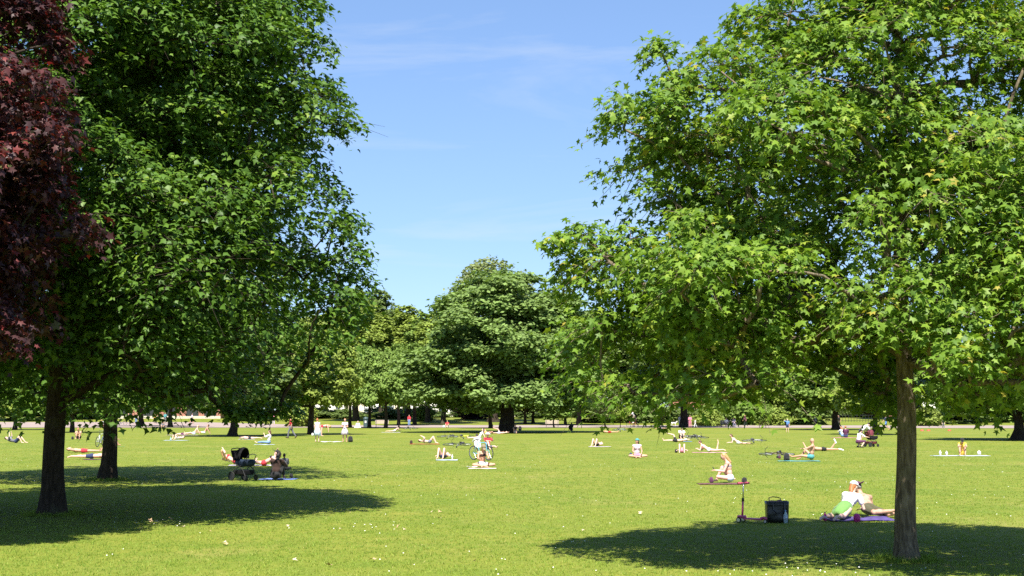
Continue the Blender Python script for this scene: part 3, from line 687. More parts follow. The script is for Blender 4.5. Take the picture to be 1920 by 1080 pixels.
M_IRON = mat('black_iron', (0.02, 0.02, 0.022), 0.45, 0.2, 6, spec=0.5)
M_RUBBER = mat('black_rubber', (0.018, 0.018, 0.018), 0.85, 0.2, 20)
M_STEEL = mat('bare_steel', (0.5, 0.5, 0.52), 0.3, 0.08, 10, metal=0.9)

def house(label, px, Y, w, d, h, wall, nwin, roof=2.2, door_at=0, storeys=2):
    p = at(px, Y); root = empty('terraced_house', p, 0)
    MB().box((0, d / 2, h / 2), (w, d, h)).build('wall', wall, root)
    rb = MB(); rb.v = [(-w / 2 - .15, -.25, h), (w / 2 + .15, -.25, h), (w / 2 + .15, d + .25, h), (-w / 2 - .15, d + .25, h), (-w / 2 - .15, d / 2, h + roof), (w / 2 + .15, d / 2, h + roof)]
    rb.f = [(0, 1, 5, 4), (2, 3, 4, 5), (0, 4, 3), (1, 2, 5), (3, 2, 1, 0)]
    ro = rb.build('roof', M_SLATE, root)
    MB().box((w * 0.36, d / 2, h + roof + .35), (.9, .5, 1.5)).build('chimney', M_BRICK, ro)
    step = w / nwin
    for s_ in range(storeys):
        for k in range(nwin):
            x = -w / 2 + step * (k + .5); z = 1.65 + s_ * 2.75
            if s_ == 0 and k == door_at:
                dr = MB().box((x, -.03, 1.05), (.95, .10, 2.1)).build('door', M_DARKWOOD, root)
                MB().box((x + .33, -.10, 1.05), (.08, .06, .08)).build('handle', M_STEEL, dr); continue
            wn_ = MB().box((x, -.03, z), (1.15, .12, 1.5)).build('window', M_GLASS, root)
            f = MB()
            for a, b in (((x - .6, -.07, z), (.09, .14, 1.6)), ((x + .6, -.07, z), (.09, .14, 1.6)), ((x, -.07, z + .78), (1.11, .14, .09)), ((x, -.07, z), (1.11, .13, .05))): f.box(a, b)
            f.build('frame', M_WHITEWALL, wn_)
            MB().box((x, -.12, z - .80), (1.4, .24, .09)).build('sill', M_STONE, wn_)
    return tag(root, label, 'house')
house('white house front glimpsed behind the yellowish tree', 600, 330, 11, 8, 5.6, M_WHITEWALL, 4)
house('cream house front glimpsed behind the litter bin', 700, 332, 11, 8, 5.4, M_CREAM, 4, door_at=2)
house('white house front glimpsed behind the person in red', 795, 330, 10.5, 8, 5.8, M_WHITEWALL, 4, door_at=1)
house('white house front glimpsed left of the great trunk', 880, 331, 9.5, 8, 5.5, M_WHITEWALL, 3, door_at=0)
house('pale stone house glimpsed right of the great trunk', 985, 330, 11, 8, 5.4, M_STONE, 4, door_at=3)
house('white house front glimpsed behind the right-hand bench', 1085, 332, 10.5, 8, 5.6, M_WHITEWALL, 4, door_at=2)
house('brick house glimpsed behind the women in pink', 1310, 330, 12, 8, 5.6, M_BRICK, 4, door_at=1)
house('brick house glimpsed behind the walker in pink', 1425, 331, 11, 8, 5.2, M_BRICK, 4, door_at=2)
house('stone house glimpsed behind the striding figure at right', 1560, 322, 12, 8, 5.4, M_STONE, 4, door_at=3)
house('brick house glimpsed left of the right maple trunk', 1640, 324, 9, 8, 5.6, M_BRICK, 3, door_at=1)
house('white house front glimpsed right of the right maple trunk', 1770, 330, 12, 8, 5.4, M_WHITEWALL, 4, door_at=0)

def pavilion():
    p = at(312, 285); root = empty('brick_pavilion', p)
    MB().box((0, 3, 1.6), (21, 6, 3.2)).build('wall', M_BRICK, root)
    MB().box((0, 2.9, 3.34), (22, 6.8, .28)).build('roof', M_SLATE, root)
    MB().box((0, -.05, .25), (21.1, .14, .5)).build('plinth', M_STONE, root)
    for x in (-7.4, -3.0, .9, 5.2, 8.6):
        dd = MB().box((x, -.04, 1.3), (2.3, .12, 2.1)).build('shutter', M_DARKWOOD, root)
        MB().box((x, -.10, 2.44), (2.6, .2, .14)).build('lintel', M_STONE, dd)
    return tag(root, 'low red brick pavilion with dark shutters beyond the left path', 'pavilion')
pavilion()
def tent():
    root = empty('party_tent', at(710, 305)); w = 5.4
    t = MB(); t.v = [(-w / 2, 0, 2.1), (w / 2, 0, 2.1), (w / 2, 4, 2.1), (-w / 2, 4, 2.1), (0, 2, 3.7)]
    t.f = [(0, 1, 4), (1, 2, 4), (2, 3, 4), (3, 0, 4), (3, 2, 1, 0)]
    M = mat('tent_canvas', (0.80, 0.79, 0.74), 0.8, 0.04, 1)
    t.build('canopy', M, root)
    MB().box((0, -.02, 1.95), (w, .04, .3)).build('valance', M, root)
    for x in (-w / 2 + .05, w / 2 - .05):
        for y in (0.06, 3.9): MB().tube([(x, y, 0), (x, y, 2.12)], .05).build('pole', M_STEEL, root)
    return tag(root, 'white pointed canvas tent behind the left bench', 'tent')
tent()
def fence(label, px0, px1, Y, h=1.3):
    a, b = at(px0, Y), at(px1, Y); n = int((b.x - a.x) / .5); L = b.x - a.x; root = empty('iron_railing', a)
    for k, z in enumerate((0.25, h - .1)): MB().box((L / 2, 0, z), (L, .04, .06)).build('rail', M_IRON, root)
    bar = MB().box((0, 0, h / 2), (.05, .05, h)).mesh('bar', M_IRON)
    for k in range(n + 1): link('bar', bar, root).location = (k * .5, .05, 0)
    return tag(root, label, 'railing')
fence('black iron railing beyond the path behind the jogger and the maple trunk', 1535, 1700, 262)
fence('black iron railing beyond the path near the right edge', 1740, 1915, 275)

def car(label, px, Y, col, rz=0):
    root = empty('parked_car', at(px, Y), rz)
    M = mat('car_paint_' + label.split()[0], col, 0.25, 0.03, 1, spec=0.6)
    prof = [(-2.1, .35), (-2.1, .85), (-1.95, .95), (-1.25, 1.0), (-.55, 1.45), (.85, 1.47), (1.55, 1.0), (2.05, .9), (2.12, .4)]
    b = MB(); n = len(prof)
    for y, s_ in ((-.82, 1), (.82, 1)):
        for x, z in prof: b.v.append((x, y * (0.86 if z > 1.2 else 1), z))
    b.f = [tuple(reversed(range(n))), tuple(range(n, 2 * n))] + [(i, (i + 1) % n, n + (i + 1) % n, n + i) for i in range(n)]
    b.build('body', M, root, bevel=.05)
    for y in (-1, 1):
        g = MB(); g.v = [(-1.12, y * .775, 1.03), (-.53, y * .735, 1.38), (.80, y * .735, 1.40), (1.35, y * .775, 1.03)]; g.f = [(0, 1, 2, 3)]
        g.v += [(v[0], v[1] - y * .03, v[2]) for v in g.v[:4]]; g.f += [(7, 6, 5, 4), (0, 4, 5, 1), (1, 5, 6, 2), (2, 6, 7, 3), (3, 7, 4, 0)]
        g.build('side_window', M_GLASS, root)
    for x in (-1.3, 1.32):
        for y in (-.75, .75):
            w = MB().torus((x, y, .32), .23, .09, (0, 1, 0), 16, 6).build('wheel', M_RUBBER, root)
            MB().lathe([(.18, -.05), (.18, .05)], (x, y, .32), 10, (Vector((1, 0, 0)), Vector((0, 0, 1)), Vector((0, 1, 0)))).build('rim', M_STEEL, w)
    for y in (-.6, .6): MB().box((2.09, y, .72), (.08, .3, .14)).build('headlight', M_STEEL, root)
    return tag(root, label, 'car')
car('silver parked car behind the trees left of the bin', 655, 306, (0.55, 0.57, 0.62))
car('white parked car glimpsed left of the great tree', 868, 309, (0.75, 0.75, 0.75), math.pi)
car('blue parked car glimpsed behind the staked sapling', 1438, 300, (0.03, 0.09, 0.4))
car('dark parked car beyond the right path', 1860, 300, (0.05, 0.05, 0.07))

def bench(label, px, Y):
    root = empty('park_bench', at(px, Y)); L = 1.9
    for k in range(4): MB().box((0, -.20 + .125 * k, .45), (L, .10, .035)).build('seat_slat', M_TIMBER, root)
    for k in range(5): MB().box((0, .30 + .03 * k, .53 + .10 * k), (L, .03, .08)).build('back_slat', M_TIMBER, root)
    for s_ in (-1, 1):
        x = s_ * (L / 2 - .12)
        MB().tube([(x, -.22, 0), (x, -.20, .43), (x, .28, .43), (x, .42, 1.0)], .03, 6).tube([(x, .30, 0), (x, .26, .43)], .03, 6).build('leg', M_IRON, root)
        MB().tube([(x, -.22, .43), (x, -.22, .65), (x, .34, .66)], .025, 6).build('armrest', M_IRON, root)
    return tag(root, label, 'bench')
bench('pale wooden bench left of centre beyond the path, beside the litter bin', 717, 214)
bench('pale wooden bench right of centre beyond the path, behind a sapling', 1035, 212)
bench('wooden bench by the path with people sitting on it', 1362, 208)
def bin_():
    root = empty('litter_bin', at(687, 213)); M = mat('bin_green', (0.05, 0.085, 0.085), 0.5, 0.1, 3)
    MB().lathe([(.30, 0), (.34, .05), (.34, 1.0), (.30, 1.02)], seg=14).build('body', M, root, smooth=False)
    MB().lathe([(.37, 1.13), (.37, 1.19), (.30, 1.36), (.05, 1.42)], seg=14).build('lid', M, root)
    for k in range(4):
        a = math.pi / 4 + k * math.pi / 2; MB().box((.31 * math.cos(a), .31 * math.sin(a), 1.07), (.05, .05, .14)).build('lid_post', M, root)
    MB().box((0, -.345, .72), (.22, .012, .30)).build('label_plate', M_WHITEWALL, root)
    return tag(root, 'dark green round litter bin left of the left bench', 'bin')
bin_()
def stakes(label, px, py):
    p = GP(px, py); root = empty('tree_stake_frame', p); M = mat('stake_wood', (0.45, 0.33, 0.2), 0.9, 0.15, 5)
    for x, y in ((-.42, 0), (.42, 0), (0, .4)): MB().tube([(x, y, -.05), (x * .95, y * .95, 1.75)], .045, 6).build('stake', M, root)
    MB().box((0, 0, 1.55), (.92, .05, .09)).build('crossbar', M, root)
    return tag(root, label, 'stakes')
stakes('pale wooden tree stakes round the young tree by the path', 1430, 803)

# ------------------------------------------------------------------ bicycles, pushchairs, scooter
def bicycle(label, px, py, yaw, col, lie=0.0, lean=0.06, scale=1.0, basket=None):
    """x forward; wheels in the xz plane"""
    root = empty('bicycle', GP(px, py))
    M = mat('bike_paint_%d_%d_%d' % tuple(int(c * 99) for c in col), col, 0.35, 0.05, 5, spec=0.6)
    R = .335; rear, front = Vector((-.52, 0, R)), Vector((.54, 0, R)); bb = Vector((-.08, 0, .29)); seat = Vector((-.24, 0, .80)); head = Vector((.36, 0, .83)); hd2 = Vector((.41, 0, .68))
    for c in (rear, front):
        w = MB().torus(c, R - .018, .019, (0, 1, 0), 30, 6).build('wheel', M_RUBBER, root)
        MB().torus(c, R - .045, .011, (0, 1, 0), 30, 5).build('rim', M_STEEL, w)
        sp = MB()
        for k in range(14):
            a = 2 * math.pi * k / 14; sp.tube([c + Vector((.02 * math.cos(a), .02, .02 * math.sin(a))), c + Vector(((R - .05) * math.cos(a), 0, (R - .05) * math.sin(a)))], .0022, 3)
        sp.lathe([(.022, -.05), (.022, .05)], c, 8, (Vector((1, 0, 0)), Vector((0, 0, 1)), Vector((0, 1, 0)))); sp.build('spokes', M_STEEL, w)
    f = MB()
    for a, b, r in ((bb, seat, .018), (seat, head, .018), (bb, hd2, .021), (head, hd2, .021)): f.tube([a, b], r, 8)
    for s_ in (-1, 1):
        f.tube([seat + Vector((0, s_ * .02, -.05)), rear + Vector((0, s_ * .06, 0))], .010, 6); f.tube([bb + Vector((0, s_ * .03, 0)), rear + Vector((0, s_ * .06, 0))], .010, 6)
    f.build('frame', M, root, smooth=True)
    k = MB()
    for s_ in (-1, 1): k.tube([hd2 + Vector((0, s_ * .04, -.02)), front + Vector((-.05, s_ * .055, .12)), front + Vector((0, s_ * .055, 0))], .012, 6)
    k.build('fork', M, root)
    MB().tube([head, head + Vector((-.03, 0, .16)), head + Vector((.04, 0, .20))], .014, 6).tube([head + Vector((-.10, -.27, .20)), head + Vector((.03, -.14, .21)), head + Vector((.04, 0, .20)), head + Vector((.03, .14, .21)), head + Vector((-.10, .27, .20))], .012, 6).build('handlebar', M_IRON, root)
    sd = MB().ell(seat + Vector((-.02, 0, .15)), (.14, .075, .035), nu=10, nv=6)
    sd.tube([seat, seat + Vector((-.01, 0, .13))], .014, 6); sd.build('saddle', M_IRON, root, smooth=True)
    cr_ = MB().lathe([(.09, -.012), (.09, .012)], bb + Vector((0, -.05, 0)), 14, (Vector((1, 0, 0)), Vector((0, 0, 1)), Vector((0, 1, 0))))
    cr_.tube([bb + Vector((0, -.07, 0)), bb + Vector((.10, -.07, -.13))], .010, 5).tube([bb + Vector((0, .07, 0)), bb + Vector((-.10, .07, .13))], .010, 5)
    cr_.tube([bb + Vector((0, -.09, 0)), bb + Vector((0, .09, 0))], .016, 6); cr_ = cr_.build('crank', M_STEEL, root)
    for q in ((.10, -.12, -.13), (-.10, .12, .13)): MB().box(bb + Vector(q), (.09, .09, .025)).build('pedal', M_IRON, cr_)
    if basket:
        b = MB()
        for z in (.78, .88, .98):
            b.tube([(.50, -.16, z), (.78, -.16, z), (.78, .16, z), (.50, .16, z), (.50, -.16, z)], .008, 5)
        for x, y in ((.5, -.16), (.64, -.16), (.78, -.16), (.78, 0), (.78, .16), (.64, .16), (.5, .16)): b.tube([(x, y, .76), (x, y, .98)], .006, 4)
        b.box((.64, 0, .765), (.3, .32, .012)); b.build('basket', basket, root)
    if lie: Rm = Matrix.Rotation(yaw, 4, 'Z') @ Matrix.Translation((0, 0, .22)) @ Matrix.Rotation(lie, 4, 'X')
    else: Rm = Matrix.Rotation(yaw, 4, 'Z') @ Matrix.Rotation(lean, 4, 'X')
    root.matrix_world = Matrix.Translation(GP(px, py)) @ Rm @ Matrix.Scale(scale, 4)
    return tag(root, label, 'bicycle')
D = math.radians
bicycle('upright light blue bicycle standing behind the woman in the olive cap', 902, 863, D(-48), (0.12, 0.42, 0.62), lean=0.02)
bicycle('bicycle with yellow frame lying on the grass beside the reclining woman', 868, 825, D(10), (0.62, 0.60, 0.06), lie=D(80))
bicycle('grey bicycle lying left of the yellow one', 838, 825, D(170), (0.10, 0.10, 0.10), lie=D(82))
bicycle('black bicycle lying on the grass left of the blue upright bicycle', 856, 842, D(176), (0.03, 0.03, 0.03), lie=D(82))
bicycle('bicycle lying near the path below the person in red', 769, 808, D(5), (0.2, 0.2, 0.22), lie=D(75))
bicycle('black bicycle lying behind the man with crossed legs', 1309, 827, D(-14), (0.035, 0.035, 0.04), lie=D(80))
bicycle('second bicycle lying over the black one, its wheels to the left', 1296, 824, D(168), (0.12, 0.10, 0.10), lie=D(84))
bicycle('silver bicycle lying beyond the prone woman with brown hair', 1412, 833, D(4), (0.35, 0.35, 0.36), lie=D(82))
bicycle('bicycle lying beside the tanned man near the path', 1163, 811, D(0), (0.2, 0.3, 0.35), lie=D(78))
bicycle('red bicycle ridden along the path by the man in white', 1186, 801, D(180), (0.55, 0.03, 0.05), lean=0.0)
bicycle('pale pink bicycle leaning against the bench by the path', 1374, 802, D(180), (0.70, 0.52, 0.52), lean=0.1)
bicycle('white bicycle seen end-on beside the second left trunk', 188, 838, D(84), (0.75, 0.75, 0.75), lean=0.05)
bicycle('dark bicycle lying beside the bald man\'s rucksack', 1460, 862, D(184), (0.05, 0.02, 0.02), lie=D(84))
bicycle('dark bicycle parked by the pavilion, left of the left trunk', 228, 797, D(10), (0.05, 0.05, 0.06), lean=0.05)

M_BLKFAB = mat('black_fabric', (0.010, 0.010, 0.012), 0.85, 0.25, 12, spec=0.2)
M_NAVYFAB = mat('navy_fabric', (0.014, 0.024, 0.045), 0.8, 0.2, 10, spec=0.2)
def pushchair(label, px, py, yaw, fab, fab2, scale=1.0):
    """x = direction of travel"""
    root = empty('pushchair', GP(px, py), yaw); root.scale = (scale,) * 3
    for x, y, r in ((.34, -.22, .10), (.34, .22, .10), (-.30, -.27, .15), (-.30, .27, .15)):
        w = MB().torus((x, y, r), r - .02, .022, (0, 1, 0), 20, 6).build('wheel', M_RUBBER, root)
        MB().lathe([(r - .035, -.012), (r - .035, .012)], (x, y, r), 12, (Vector((1, 0, 0)), Vector((0, 0, 1)), Vector((0, 1, 0)))).build('hub', M_IRON, w)
    for y in (-.25, .25):
        MB().tube([(.34, y * .88, .10), (.20, y * .95, .38), (-.22, y, .60), (-.36, y, .98), (-.33, y, 1.04)], .014, 6).build('side_tube', M_IRON, root)
        MB().tube([(-.30, y, .15), (-.06, y, .42), (.12, y, .50)], .014, 6).build('rear_leg', M_IRON, root)
    MB().tube([(-.33, -.25, 1.04), (-.36, 0, 1.06), (-.33, .25, 1.04)], .018, 6).build('handle', M_IRON, root)
    MB().tube([(-.30, -.27, .15), (-.30, .27, .15)], .012, 5).tube([(.0, -.24, .46), (.0, .24, .46)], .012, 5).build('axle', M_IRON, root)
    b = MB(); ring = []
    prof = [(.40, .16, .70), (.43, .20, .62), (.36, .19, .50), (.20, .17, .46)]
    n = 14; vs = []
    for sx, sy, z in prof:
        for k in range(n):
            a = 2 * math.pi * k / n; vs.append((.06 + sx * .95 * math.copysign(abs(math.cos(a)) ** .6, math.cos(a)), sy * math.copysign(abs(math.sin(a)) ** .6, math.sin(a)), z))
    fs = []
    for j in range(len(prof) - 1):
        for k in range(n): fs.append((j * n + k, (j + 1) * n + k, (j + 1) * n + (k + 1) % n, j * n + (k + 1) % n))
    fs.append(tuple(range(n))); fs.append(tuple((len(prof) - 1) * n + k for k in reversed(range(n))))
    b.add(vs, fs); b.build('seat', fab2, root, smooth=True)
    # hood: quarter shell with ribs
    h = MB(); c = Vector((-.02, 0, .72)); m = 9; q = 7; vs = []
    for layer in (1.0, .94):
        for j in range(q):
            t = D(75 + 100 * j / (q - 1))
            for k in range(m):
                a = math.pi * k / (m - 1)
                vs.append(c + Vector((math.cos(t) * .40 * layer * math.sin(a) if False else math.cos(t) * .40 * layer * (0.35 + .65 * math.sin(a)), .21 * layer * math.cos(a), math.sin(t) * .38 * layer * math.sin(a))))
    fs = []
    for ly in range(2):
        o = ly * q * m
        for j in range(q - 1):
            for k in range(m - 1):
                f_ = (o + j * m + k, o + j * m + k + 1, o + (j + 1) * m + k + 1, o + (j + 1) * m + k); fs.append(f_ if ly else f_[::-1])
    for k in range(m - 1): fs.append((k, k + 1, q * m + k + 1, q * m + k)); o1 = (q - 1) * m; fs.append((o1 + k + 1, o1 + k, q * m + o1 + k, q * m + o1 + k + 1))
    h.add(vs, fs); h.build('hood', fab, root, smooth=True)
    MB().tube([(.30, -.19, .70), (.40, -.17, .84), (.42, 0, .88), (.40, .17, .84), (.30, .19, .70)], .014, 6).build('bumper_bar', M_IRON, root)
    MB().box((-.34, 0, .82), (.05, .40, .36), Matrix.Rotation(D(-18), 3, 'Y')).build('backrest', fab, root, bevel=.02)
    bk = MB().box((.0, 0, .27), (.56, .38, .16), taper=1.12); bk.build('basket', fab, root, bevel=.03)
    return tag(root, label, 'pushchair')
pushchair('black and navy pushchair standing in the left shade', 457, 901, D(-38), M_BLKFAB, M_NAVYFAB)
pushchair('dark red pushchair between the two adults in white near the right maple', 1634, 838, D(25), mat('dark_red_fabric', (0.12, 0.02, 0.03), 0.8, 0.2, 10), M_BLKFAB)

def scooter():
    root = empty('kick_scooter', GP(1396, 980), D(-35))
    MP = mat('pink_paint', (0.55, 0.08, 0.20), 0.4, 0.06, 6, spec=0.5); MP2 = mat('pink_foam', (0.60, 0.10, 0.17), 0.8, 0.08, 20)
    MB().box((.20, 0, .085), (.42, .12, .035)).build('deck', MP, root, bevel=.012)
    MB().box((-.06, 0, .12), (.16, .15, .06)).build('front_hub', MP, root, bevel=.02)
    for x, y, r in ((-.08, -.11, .058), (-.08, .11, .058), (.47, 0, .045)):
        w = MB().torus((x, y, r), r - .016, .018, (0, 1, 0), 16, 6).build('wheel', M_RUBBER, root)
        MB().lathe([(r - .02, -.016), (r - .02, .016)], (x, y, r), 10, (Vector((1, 0, 0)), Vector((0, 0, 1)), Vector((0, 1, 0)))).build('hub', M_STEEL, w)
    MB().tube([(.36, 0, .10), (.44, 0, .12), (.50, 0, .09)], .03, 6).build('brake', MP, root)
    MB().tube([(-.05, 0, .10), (-.03, 0, .46)], .021, 10).build('lower_stem', MP, root, smooth=True)
    MB().tube([(-.031, 0, .44), (-.028, 0, .50)], .027, 10).build('clamp', M_IRON, root, smooth=True)
    MB().tube([(-.03, 0, .48), (-.015, 0, .80)], .014, 8).build('upper_stem', M_STEEL, root, smooth=True)
    v = Vector((.57, .82, 0))
    c = Vector((-.015, 0, .81))
    MB().tube([c - v * .13, c + v * .13], .015, 8).build('crossbar', MP2, root)
    for s_ in (-1, 1): MB().tube([c + v * s_ * .05, c + v * s_ * .135], .024, 10).build('grip', MP2, root)
    return tag(root, 'pink three-wheeled kick scooter standing left of the black bag', 'scooter')
scooter()
def tote():
    root = empty('shopping_bag', GP(1457, 980), D(6)); M = mat('black_vinyl', (0.016, 0.016, 0.018), 0.32, 0.2, 6, spec=0.6, bump=0.5, bscale=7)
    n = 24; vs = []; rows = 7
    for j in range(rows):
        t = j / (rows - 1); z = .012 + .43 * t
        for k in range(n):
            a = 2 * math.pi * k / n; x = .225 * math.copysign(abs(math.cos(a)) ** .35, math.cos(a)) * (1 + .06 * t); y = .13 * math.copysign(abs(math.sin(a)) ** .35, math.sin(a)) * (1 + .05 * t)
            q = noise.noise((x * 7, y * 9, z * 8)); vs.append((x + .014 * q, y + .028 * q, z + (.018 * noise.noise((x * 6, y * 6, 3)) if j == rows - 1 else 0)))
    fs = [(j * n + k, j * n + (k + 1) % n, (j + 1) * n + (k + 1) % n, (j + 1) * n + k) for j in range(rows - 1) for k in range(n)] + [tuple(reversed(range(n)))]
    b = MB().add(vs, fs).build('body', M, root, smooth=True); so = b.modifiers.new('s', 'SOLIDIFY'); so.thickness = .006
    for y, dz in ((-.145, 0), (.145, .03)):
        MB().tube([(-.12, y, .40), (-.12, y * 1.1, .27 if y < 0 else .50), (-.04, y * 1.12, .20 if y < 0 else .52), (.06, y * 1.12, .21 if y < 0 else .51), (.12, y * 1.1, .28 if y < 0 else .49), (.12, y, .41)], .011, 6).build('handle', M, root)
    cl = MB().ell((-.10, 0, .40), (.10, .08, .06)).ell((.06, .02, .40), (.09, .08, .07)).build('folded_clothes', mat('brown_cloth', (0.22, 0.12, 0.09), 0.9, 0.3, 9), root, smooth=True)
    return tag(root, 'large black shopping bag with clothes on top, beside the scooter', 'bag')
tote()
M_CLEAR = mat('clear_plastic', (0.42, 0.52, 0.55), 0.12, 0.08, 10, spec=0.7)
def bottle(label, px, py, h, r, body, cap, z=0.0, name='bottle'):
    p = GP(px, py); p.z += z; root = empty(name, p)
    MB().lathe([(r * .9, 0), (r, .01), (r, h * .62), (r * .42, h * .82), (r * .36, h * .90)], seg=14).build('body', body, root, smooth=True)
    MB().lathe([(r * .45, h * .90), (r * .45, h)], seg=12).build('cap', cap, root)
    MB().lathe([(r * 1.01, h * .25), (r * 1.01, h * .5)], seg=14).build('sleeve', mat('bottle_sleeve', (0.55, 0.6, 0.68), 0.5, 0.1, 10), root, smooth=True)
    return tag(root, label, 'bottle')
bottle('clear water bottle standing in front of the black bag', 1473, 981, .27, .042, M_CLEAR, mat('blue_cap', (0.2, 0.35, 0.6), 0.4))
M_PINK = mat('hot_pink', (0.55, 0.02, 0.22), 0.5, 0.1, 8)
bottle('dark pink drinking bottle on the purple blanket of the couple', 1547, 978, .18, .038, M_PINK, mat('plum_cap', (0.12, 0.02, 0.08), 0.5), z=.02)

# ------------------------------------------------------------------ people
def skin_mat(name, c): return mat(name, c, 0.55, 0.06, 9, spec=0.35)
SKIN = {'fair': skin_mat('skin_fair', (0.66, 0.43, 0.335)), 'tan': skin_mat('skin_tan', (0.50, 0.28, 0.19)), 'pink': skin_mat('skin_pink', (0.68, 0.40, 0.32)), 'brown': skin_mat('skin_brown', (0.20, 0.10, 0.06)), 'tattoo': mat('skin_tattooed', (0.44, 0.26, 0.18), 0.55, 0.34, 11, spec=0.35)}
HAIR = {'dark': mat('hair_dark', (0.022, 0.015, 0.012), 0.5, 0.25, 30), 'brown': mat('hair_brown', (0.10, 0.05, 0.025), 0.5, 0.25, 30), 'blonde': mat('hair_blonde', (0.40, 0.25, 0.11), 0.5, 0.2, 30),
        'ginger': mat('hair_ginger', (0.38, 0.14, 0.05), 0.5, 0.2, 30), 'grey': mat('hair_grey', (0.3, 0.29, 0.28), 0.5, 0.2, 30)}
M_EYE = mat('eye_dark', (0.02, 0.015, 0.012), 0.3); M_LIP = mat('lip', (0.42, 0.15, 0.13), 0.5)
def cloth(name, c): return mat('cloth_' + name, c, 0.85, 0.10, 14, spec=0.2, sheen=0.15)
CL = dict(white=cloth('white', (0.74, 0.73, 0.72)), black=cloth('black', (0.018, 0.018, 0.02)), red=cloth('red', (0.55, 0.035, 0.05)), navy=cloth('navy', (0.03, 0.04, 0.10)), grey=cloth('grey', (0.12, 0.12, 0.14)),
          blue=cloth('blue', (0.10, 0.22, 0.50)), jeans=cloth('jeans', (0.16, 0.26, 0.48)), teal=cloth('teal', (0.07, 0.27, 0.28)), olive=cloth('olive', (0.075, 0.070, 0.035)), yellow=cloth('yellow', (0.70, 0.42, 0.05)),
          pink=cloth('pink', (0.65, 0.22, 0.32)), lilac=cloth('lilac', (0.62, 0.52, 0.62)), green=cloth('green', (0.13, 0.27, 0.07)), steel=cloth('steel', (0.17, 0.18, 0.25)), paleblue=cloth('paleblue', (0.52, 0.60, 0.74)),
          plum=cloth('plum', (0.10, 0.03, 0.08)), darkbrown=cloth('darkbrown', (0.04, 0.022, 0.018)), khaki=cloth('khaki', (0.20, 0.17, 0.11)))

def V(*a): return Vector(a)
def mirror(v): return Vector((-v[0], v[1], v[2]))
def U(v): return Vector(v).normalized()

